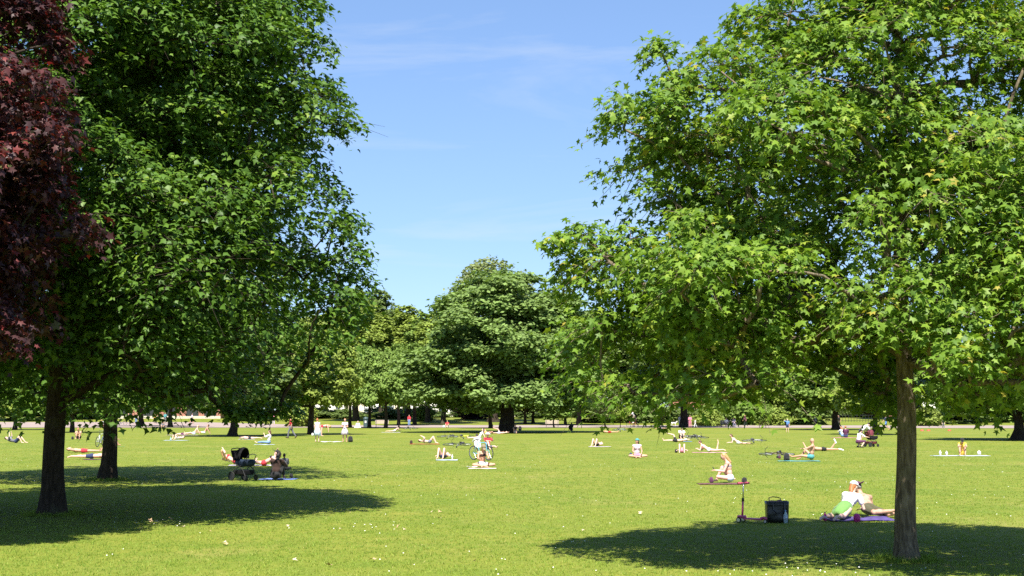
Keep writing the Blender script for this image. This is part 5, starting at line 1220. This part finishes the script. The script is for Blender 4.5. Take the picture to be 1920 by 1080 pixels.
person('sunbather with knees up behind the woman reading her phone', 1279, 849, 'supine_knees', 172, 1.62, 'fair', 'brown', 0, None, 'pink', leg=.15, female=True)
rucksack('dark bag left of the knees-up sunbather behind the phone woman', 1268, 849, 'black', .5, 0)
towel('pink towel under the woman lying with one foot in the air', 1330, 849, 1.9, .7, mat('towel_pink', (0.66, 0.36, 0.40), 0.95, 0.12, 6), 0)
person('woman lying prone on a pink towel with one foot in the air', 1333, 848, 'prone_feet', 68, 1.62, 'fair', 'brown', 0, None, 'white', leg=.08, female=True, bikini='pink', z=.018)
person('man lying on his back with one leg crossed over the other, black shorts', 1268, 829, 'supine_crossleg', 90, 1.78, 'fair', 'dark', 0, None, 'black', leg=.5)
person('dark-haired man in white shirt sitting behind the man with crossed legs', 1279, 823, 'knees_hunch', 190, 1.74, 'fair', 'dark', 0, 'white', 'plum', .5, .6)
towel('blue towel under the head of the man with crossed legs', 1286, 828, .9, .6, 'blue', 0)
# right of the phone woman
towel('teal towel under the bald man', 1497, 865, 1.9, .65, 'teal', -1)
person('bald tanned man sitting with arms on one knee on a teal towel', 1504, 863, 'knee_one', 70, 1.76, 'tan', None, 0, None, 'teal', leg=.35, hat='bald', z=.018)
rucksack('black rucksack at the feet of the bald man', 1475, 864, 'black', .85, 15)
rucksack('dark red bag left of the black rucksack', 1461, 860, 'plum', .55, 80, 'handbag')
person('tanned man lying prone in dark trunks with one foot raised', 1547, 846, 'prone', 86, 1.78, 'tan', 'dark', 0, None, 'black', leg=.25, mod=dict(legs=[((.10, -1, .0), (.02, -.55, .8), (.05, .4, .8)), ((.10, -1, .0), (.04, -1, 0), (.05, -.9, -.3))]), shoes='white')
person('woman with brown hair lying prone propped on her elbows beside the silver bicycle', 1387, 833, 'prone_elbows', 88, 1.66, 'fair', 'brown', .1, None, 'white', leg=.1, female=True, bikini='paleblue')
person('woman in yellow top and black cap sitting on a pale blue blanket', 1805, 855, 'knees_hunch', 165, 1.64, 'tan', 'dark', 0, 'yellow', 'yellow', .0, .25, female=True, hat=('cap', 'black'), z=.018)
towel('long pale blue blanket under the woman in yellow', 1800, 855, 2.9, .7, 'paleblue', 0, 'blanket')
rucksack('white bag at the right end of the pale blue blanket', 1836, 854, 'white', .55, 0, 'handbag', z=.018)
bottle('white bottle at the left end of the pale blue blanket', 1763, 854, .25, .06, CL['white'], CL['paleblue'], z=.018)
bottle('second white bottle on the pale blue blanket', 1775, 854, .22, .06, CL['white'], CL['white'], z=.018)
towel('pink blanket under the seated couple near the path', 1588, 821, 2.6, .9, 'pink', 0, 'blanket')
person('person in pale top of the couple sitting on the pink blanket', 1577, 820, 'knees_hunch', 20, 1.66, 'fair', 'ginger', .1, 'white', 'jeans', .5, 1.6, z=.018, detail=0)
person('person in dark clothes of the couple sitting on the pink blanket', 1586, 821, 'knees', -15, 1.74, 'fair', 'ginger', 0, 'plum', 'navy', 1.0, 1.6, z=.018, detail=0)
person('adult in white shirt bending over the dark red pushchair', 1624, 834, 'reach_stroller', -78, 1.74, 'fair', 'dark', 0, 'white', 'navy', .5, .7, shoes='black')
person('adult in white shirt crouching in front of the dark red pushchair', 1617, 839, 'crouch', -70, 1.66, 'fair', 'dark', 0, 'white', 'plum', .5, 1.2, shoes='black')
# left lawn
person('man in grey lying on his back reading with knees up, far left', 30, 831, 'supine_read', -90, 1.74, 'fair', 'dark', 0, 'grey', 'navy', .5, .6)
bk = MB().box((0, 0, 0), (.16, .03, .22)).build('book', CL['white'], None, bevel=.004); bk.location = GP(19, 831) + V(0, 0, .42); bk.rotation_euler = (D(-35), 0, D(90)); tag(bk, 'open white book held by the man reading at far left', 'book')
person('tanned person hunched with crossed arms, sitting right of the thick left trunk', 146, 824, 'knees_hunch', 185, 1.72, 'tan', 'ginger', 0, None, 'black', leg=.4)
rucksack('small black bag left of the hunched tanned person', 136, 824, 'black', .6, 0)
person('man in red shorts lying on his back between the two big left trunks', 158, 849, 'supine_armsup', -88, 1.80, 'tan', 'brown', 0, None, 'red', leg=.5)
person('man in navy shorts lying prone between the two big left trunks', 168, 861, 'prone', -92, 1.82, 'pink', 'brown', 0, None, 'navy', leg=.4, z=.018)
towel('dark towel under the prone man in navy shorts', 184, 862, 1.3, .7, 'plum', 0)
person('tanned sunbather half hidden by the right edge of the second left trunk', 216, 836, 'knees', -70, 1.68, 'tan', 'brown', 0, None, 'black', leg=.2, z=.018)
towel('yellow-green towel beside the second left trunk', 220, 838, .9, .5, 'green', 0)
towel('pale blue towel under the sunbather with knees up, left of the lawn tree', 331, 826, 1.9, .6, 'paleblue', 0)
person('sunbather with knees up on a pale blue towel left of the lawn tree', 334, 825, 'supine_knees', 150, 1.66, 'fair', 'brown', 0, None, 'white', leg=.2, z=.018, detail=0)
bottle('cyan bottle beside the sunbather left of the lawn tree', 320, 826, .28, .05, CL['teal'], CL['white'])
towel('pale towel under the row of three sunbathers', 342, 816, 3.0, .7, 'lilac', 0)
person('first of the three sunbathers in a row, lying down at left', 342, 816, 'supine_armsup', 88, 1.68, 'fair', 'brown', 0, None, 'plum', leg=.3, z=.018, detail=0)
person('middle of the three sunbathers in a row, leaning back', 360, 816, 'lean_back', 100, 1.68, 'fair', 'blonde', 0, None, 'paleblue', leg=.4, detail=0)
person('last of the three sunbathers in a row, sitting up at right', 379, 815, 'lean_back', 92, 1.78, 'tan', 'dark', 0, None, 'white', leg=.5, detail=0)
person('person lying on a pale towel right of the lawn tree trunk', 470, 824, 'prone', 92, 1.66, 'pink', 'dark', 0, None, 'black', leg=.2, z=.018, detail=0)
towel('pale towel right of the lawn tree trunk', 463, 824, 1.3, .6, 'paleblue', 0)
towel('pale blue towel under the person in white shirt and jeans', 496, 834, 1.35, .7, 'paleblue', 0)
person('person in white shirt and blue jeans sitting facing left', 494, 833, 'knee_one', 75, 1.68, 'fair', 'brown', .1, 'white', 'jeans', .5, 1.8, female=True, z=.018, mod=dict(legs=[((.55, .8, .0), (-.6, .6, -.1), (0, .8, .4)), ((.35, .92, .05), (-.15, .97, -.1), (.05, .8, .5))]))
person('man in red shirt and dark trousers walking to the left', 546, 822, 'walk', 88, 1.78, 'tan', 'dark', 0, 'red', 'grey', .5, 1.9, shoes='darkbrown')
person('woman with ginger bun in white top and full white skirt, back turned', 595, 829, 'stand', -15, 1.66, 'fair', 'ginger', 0, 'white', None, 0, female=True, dress=('paleblue', .45), bun=True)
person('woman in red bikini bending forward beside the lawn tree', 611, 818, 'bend', -82, 1.68, 'pink', 'blonde', .1, None, 'red', leg=.12, female=True, bikini='red')
person('woman in short floral dress standing with folded arms facing the camera', 646, 829, 'arms_folded', 175, 1.66, 'tan', 'ginger', 0, 'lilac', None, .2, female=True, dress=('lilac', .38))
towel('crumpled white blanket between the two standing women', 622, 829, 1.6, .6, 'white', 0, 'blanket', rum=.03)
rucksack('black rucksack right of the woman in the floral dress', 657, 829, 'black', 1.1, 10)
rucksack('white bag on the grass left of the woman in the white skirt', 586, 817, 'white', .6, 10, 'handbag')
person('person in white sitting on a pale mat near the path, left of the bin', 671, 803, 'cross', 180, 1.7, 'fair', 'grey', 0, 'white', 'white', .6, 1.4, detail=0)
person('dark-haired person lying on a white towel below the left bench', 738, 810, 'prone_elbows', -85, 1.68, 'fair', 'dark', .1, None, 'white', leg=.2, detail=0, z=.018)
towel('white towel below the left bench', 733, 811, 2.0, .8, 'white', 0)
person('person in red shirt and jeans standing on the path, left of centre', 767, 799, 'stand', 170, 1.62, 'tan', 'dark', 0, 'red', 'jeans', .5, 1.9, detail=0)
person('person in red sitting at the grass edge left of the great tree', 838, 802, 'knees', 170, 1.68, 'tan', 'dark', 0, 'red', 'white', .3, .3, detail=0)
rucksack('pale blue bag beside the person sitting at the grass edge', 832, 802, 'paleblue', .8, 0)
person('sunbather lying left of the great trunk, first from the left', 913, 814, 'supine_knees', 60, 1.66, 'tan', 'brown', 0, None, 'yellow', leg=.2, detail=0)
person('sunbather with raised leg directly left of the great trunk', 937, 814, 'supine_crossleg', 88, 1.66, 'pink', 'brown', 0, None, 'lilac', leg=.4, detail=0)
person('woman in hat sitting right of the great trunk', 966, 813, 'knees', 175, 1.68, 'tan', 'brown', 0, 'black', 'lilac', .0, .6, female=True, hat=('sunhat', 'khaki'), detail=0)
rucksack('black bag right of the woman in the hat by the great trunk', 975, 807, 'black', 1.2, 0)
person('person all in black sitting in the shade right of the great tree', 1070, 808, 'knees', 20, 1.72, 'brown', 'dark', .2, 'black', 'black', 1.0, 1.8, detail=0)
person('tanned man lying beside a bicycle near the path', 1143, 812, 'supine_armsup', -90, 1.78, 'tan', 'dark', 0, None, 'red', leg=.4, detail=0)
person('sunbather lying at the grass edge below the white dog', 1241, 805, 'prone', 88, 1.72, 'tan', 'brown', 0, None, 'lilac', leg=.2, detail=0)
_c = GP(1186, 801)
person('man in white shirt riding the red bicycle along the path', 0, 0, 'cycle', 90, 1.78, 'tan', 'grey', 0, 'white', 'khaki', .5, .7, at_pt=_c + V(.22, 0, .60), shoes='white', detail=0, mod=dict(legs=[((.08, .80, -.6), (0, -.1, -1), (0, 1, -.2)), ((.08, .45, -.9), (0, -.2, -1), (0, 1, -.2))]))
person('person in pink walking beside the cyclist', 1192, 800, 'walk', 90, 1.66, 'fair', 'brown', .1, 'pink', 'red', .4, 1.8, detail=0)
for (px, py, h, t, b, po, lab) in [
    (1275, 801, 1.62, 'lilac', 'white', 'stand', 'woman in white standing left of the pale trunk'),
    (1289, 801, 1.66, 'navy', 'pink', 'stand', 'woman in pink skirt standing right of the pale trunk'),
    (1294, 802, 1.60, 'pink', 'pink', 'arms_folded', 'woman all in pink, rightmost beside the pale trunk'),
    (1304, 802, 1.15, 'white', 'white', 'walk', 'small child in white on the path'),
    (1398, 801, 1.66, 'pink', 'black', 'walk', 'walker in pink top and dark leggings on the path'),
    (1475, 811, 1.40, 'blue', 'navy', 'hand_head', 'child in blue shading the eyes at the grass edge'),
    (1531, 806, 1.74, 'steel', 'black', 'run', 'jogger in grey top and black shorts on the path'),
    (1574, 804, 1.70, 'black', 'black', 'walk', 'striding person in black beside the path tree'),
    (1662, 807, 1.78, 'navy', 'blue', 'walk', 'man in navy and red walking left of the right maple trunk'),
    (1769, 804, 1.20, 'black', 'grey', 'stand', 'small figure on the path right of the maple trunk'),
    (243, 792, 1.7, 'navy', 'grey', 'walk', 'person in navy near the pavilion, leftmost'),
    (258, 791, 1.7, 'white', 'jeans', 'stand', 'person in white near the pavilion'),
    (293, 792, 1.7, 'yellow', 'black', 'stand', 'person in yellow near the pavilion'),
    (312, 790, 1.75, 'teal', 'grey', 'stand', 'person in teal shirt near the pavilion'),
    (362, 791, 1.7, 'lilac', 'pink', 'walk', 'person in pale pink near the pavilion, rightmost'),
    (513, 797, 1.7, 'pink', 'lilac', 'stand', 'person in pink by the path behind the walking man in red'),
    (190, 803, 1.7, 'white', 'red', 'crouch', 'person in white and red by the path between the big left trunks'),
    (1360, 802, 1.7, 'white', 'khaki', 'bench_sit', 'person in white sitting on the bench with the pink bicycle'),
    (1374, 801, 1.7, 'lilac', 'jeans', 'bench_sit', 'person in lilac sitting on the bench with the pink bicycle')]:
    a = None
    if po == 'bench_sit': a = at(px, 207.9); a.z = 0.0
    elif py < 795: a = at(px, 250 if px < 300 else 252)
    person(lab, px, py, po, {'run': 78, 'walk': 95 if px > 1000 else -80, 'bench_sit': 180}.get(po, 175), h, 'fair' if px % 2 else 'tan', 'dark' if px % 3 else 'blonde', 0, t, b, .5, 1.8 if po != 'run' and px not in (1475, 1662) else .6, detail=0, at_pt=a)
person('tiny sitter at the grass edge in front of the pavilion', 305, 804, 'knees', 180, 1.6, 'tan', 'dark', 0, 'grey', 'grey', .5, .8, detail=0)

# red frisbee-like markers by the right maple
M_RED = mat('red_plastic', (0.62, 0.06, 0.04), 0.5, 0.05, 5)
for px, lab in ((1729, 'first small red training cone by the path, nearest the maple trunk'), (1741, 'second small red training cone by the path'), (1780, 'third small red training cone by the path, rightmost')):
    c = MB().lathe([(.22, 0), (.22, .02), (.14, .10), (.05, .16), (.04, .16)], seg=14).build('training_cone', M_RED, None, smooth=True); c.location = GP(px, 808); tag(c, lab, 'cone')

# white dog on the path
def dog():
    root = empty('dog', at(1262, 224), D(0)); M = mat('white_fur', (0.72, 0.68, 0.62), 0.9, 0.1, 12)
    b = MB(); b.ell((.18, 0, .46), (.20, .11, .14)); b.ell((-.12, 0, .47), (.22, .095, .11)); b.ell((-.28, 0, .46), (.12, .10, .12))
    b.caps((.30, 0, .50), (.42, 0, .62), .075, .065); b.ell((.46, 0, .66), (.09, .07, .075)); b.caps((.50, 0, .64), (.60, 0, .61), .045, .032)
    for y in (-.06, .06):
        b.caps((.24, y, .42), (.25, y, .20), .05, .030); b.caps((.25, y, .20), (.24, y, .04), .028, .024); b.caps((.24, y, .03), (.29, y, .025), .026, .024)
        b.caps((-.28, y, .44), (-.22, y, .27), .075, .042); b.caps((-.22, y, .27), (-.36, y, .17), .038, .025); b.caps((-.36, y, .17), (-.34, y, .04), .024, .022); b.caps((-.34, y, .03), (-.29, y, .025), .026, .022)
        b.caps((.43, y * .9, .72), (.41, y * 1.1, .78), .028, .012)
    b.caps((-.38, 0, .52), (-.52, 0, .66), .025, .014)
    link('body', remesh(b, 'body', M, .016, 3), root)
    MB().ell((.63, 0, .62), (.014, .016, .012)).build('nose', M_IRON, root)
    for y in (-.04, .04): MB().ell((.535, y, .68), (.008, .008, .008)).build('eye', M_EYE, root)
    return tag(root, 'small white dog on the path beside the women in pink', 'dog')
dog()

fuse_pending()

# ------------------------------------------------------------------ grass, daisies, fallen leaves
def blade_mat(name):
    m = bpy.data.materials.new(name); m.use_nodes = True
    n, l = m.node_tree.nodes, m.node_tree.links; b = n['Principled BSDF']; out = n['Material Output']
    at_ = n.new('ShaderNodeAttribute'); at_.attribute_name = 'rnd'
    r = n.new('ShaderNodeValToRGB'); e = r.color_ramp.elements; e.new(.4); e.new(.8)
    for i, (p, c) in enumerate(((0, (0.13, 0.22, 0.024)), (.45, (0.215, 0.32, 0.036)), (.85, (0.325, 0.38, 0.055)), (1, (0.50, 0.44, 0.15)))): e[i].position = p; e[i].color = (*c, 1)
    l.new(at_.outputs['Fac'], r.inputs[0]); l.new(r.outputs[0], b.inputs['Base Color']); b.inputs['Roughness'].default_value = .6; b.inputs['Specular IOR Level'].default_value = .3
    t = n.new('ShaderNodeBsdfTranslucent'); l.new(r.outputs[0], t.inputs['Color']); ms = n.new('ShaderNodeMixShader'); ms.inputs[0].default_value = .4
    l.new(b.outputs[0], ms.inputs[1]); l.new(t.outputs[0], ms.inputs[2]); l.new(ms.outputs[0], out.inputs['Surface'])
    return m
def scatter(rng, n, y0, y1, marg=1.06):
    """points on the lawn, denser near the camera as 1/d"""
    u = rng.random(n); y = y0 * (y1 / y0) ** u
    x = (rng.random(n) * 2 - 1) * (960 / F_PX) * y * marg
    return x, y
rg = np.random.default_rng(77)
nt_ = 84000; gx, gy = scatter(rg, nt_, 19.5, 150); _k = rg.random(nt_) > (gy - 70) / 80; gx, gy = gx[_k], gy[_k]; nt_ = len(gx)
_ta, _tr = [], []
for c_, r_ in ((GP(1700, 1050), .30), (GP(100, 965), .46), (GP(203, 900), .46)):          # uncut grass round the trunks
    for _ in range(420):
        a_ = rg.uniform(0, 6.283); q_ = r_ + abs(rg.normal(0, .10)); _ta.append((c_.x + q_ * math.cos(a_), c_.y + q_ * math.sin(a_)))
gx = np.append(gx, [q[0] for q in _ta]); gy = np.append(gy, [q[1] for q in _ta]); tall = np.append(np.ones(nt_), np.full(len(_ta), 2.6)); nt_ = len(gx)
nb = 6
base = np.stack([gx, gy, np.zeros(nt_)], -1)[:, None, :] + np.concatenate([rg.normal(0, .035, (nt_, nb, 2)) * (gy / 25)[:, None, None] ** .7, np.zeros((nt_, nb, 1))], -1)
hgt = tall[:, None, None] * rg.uniform(.012, .036, (nt_, nb, 1)) * (1 + .3 * rg.normal(size=(nt_, 1, 1)).clip(-1, 1.8)); az = rg.uniform(0, 6.283, (nt_, nb, 1)); wid = rg.uniform(.003, .006, (nt_, nb, 1)) * (gy / 22)[:, None, None] ** .6
side = np.concatenate([np.cos(az), np.sin(az), np.zeros_like(az)], -1); lean_ = rg.normal(0, .5, (nt_, nb, 2))
tip = base + np.concatenate([lean_ * hgt, hgt], -1)
Vb = np.stack([base - side * wid, base + side * wid, tip], 2).reshape(-1, 3)
patch = np.array([noise.noise((x * .25, y * .25, 5.0)) for x, y in zip(gx, gy)])
rn = np.clip(.45 + .28 * patch[:, None] + rg.normal(0, .18, (nt_, nb)), 0, .93); rn[rg.random((nt_, nb)) < .018] = 1.0
gm_ = np_mesh('grass', Vb, np.arange(len(Vb)), 3, blade_mat('grass_blade'), {'rnd': np.repeat(rn.ravel(), 3)})
tag(link('grass', gm_), 'short mown grass blades of the lawn in the foreground', 'grass', kind='stuff')

# daisies, gathered in loose drifts
nd = 260; dx_, dy_ = scatter(rg, nd * 5, 20.5, 75)
wgt = np.array([noise.noise((x * .35, y * .22, 9.0)) + .6 * noise.noise((x * 1.5, y * 1.1, 3.0)) for x, y in zip(dx_, dy_)])
ok = np.argsort(-(wgt + rg.normal(0, .25, len(wgt))))[:nd]; dx_, dy_ = dx_[ok], dy_[ok]
nn_ = 6; a = np.arange(nn_) * 2 * np.pi / nn_; rr = rg.uniform(.007, .013, nd)
Vd = np.stack([dx_[:, None] + rr[:, None] * np.cos(a), dy_[:, None] + rr[:, None] * np.sin(a) , np.repeat((.038 + rg.uniform(0, .02, nd))[:, None], nn_, 1) + .004 * np.sin(a)], -1).reshape(-1, 3)
Fd = np.arange(len(Vd))
tag(link('daisies', np_mesh('daisies', Vd, Fd, nn_, mat('daisy_petal', (0.80, 0.80, 0.76), 0.8, 0.03))), 'tiny white daisies scattered through the lawn', 'daisies', kind='stuff')

# single fallen leaves
M_DRY = mat('dry_leaf', (0.40, 0.27, 0.15), 0.85, 0.3, 12); M_DRY2 = mat('dry_leaf_pale', (0.46, 0.37, 0.26), 0.85, 0.25, 12)
dv = LEAF10_V.copy(); dv[:, 2] = .10 * np.sin(dv[:, 1] * 5) + .25 * np.abs(dv[:, 0])
dmesh = [np_mesh('fallen_leaf', dv, LEAF10_F.reshape(-1), 3, m_) for m_ in (M_DRY, M_DRY2)]
FL = [(703, 1053, .13), (548, 1053, .10), (615, 1063, .12), (418, 1021, .11), (426, 1024, .10), (812, 960, .10), (826, 961, .12), (822, 974, .10), (745, 992, .11), (757, 994, .09), (893, 1052, .08), (1200, 966, .11), (1232, 968, .09), (540, 990, .08), (278, 979, .13), (290, 981, .11), (322, 976, .12), (345, 990, .10), (390, 1000, .09), (640, 995, .08), (265, 994, .10), (310, 988, .08), (655, 964, .07), (1095, 996, .07)]
for i, (px, py, s_) in enumerate(FL):
    o = link('fallen_leaf', dmesh[i % 2]); q = GP(px, py); o.location = (q.x, q.y, .032); o.scale = (s_,) * 3; o.rotation_euler = (rg.normal(0, .35), rg.normal(0, .35), rg.uniform(0, 6.28))
    tag(o, 'dry curled fallen leaf lying on the grass in the foreground', 'leaf', 'fallen leaves on the near grass')
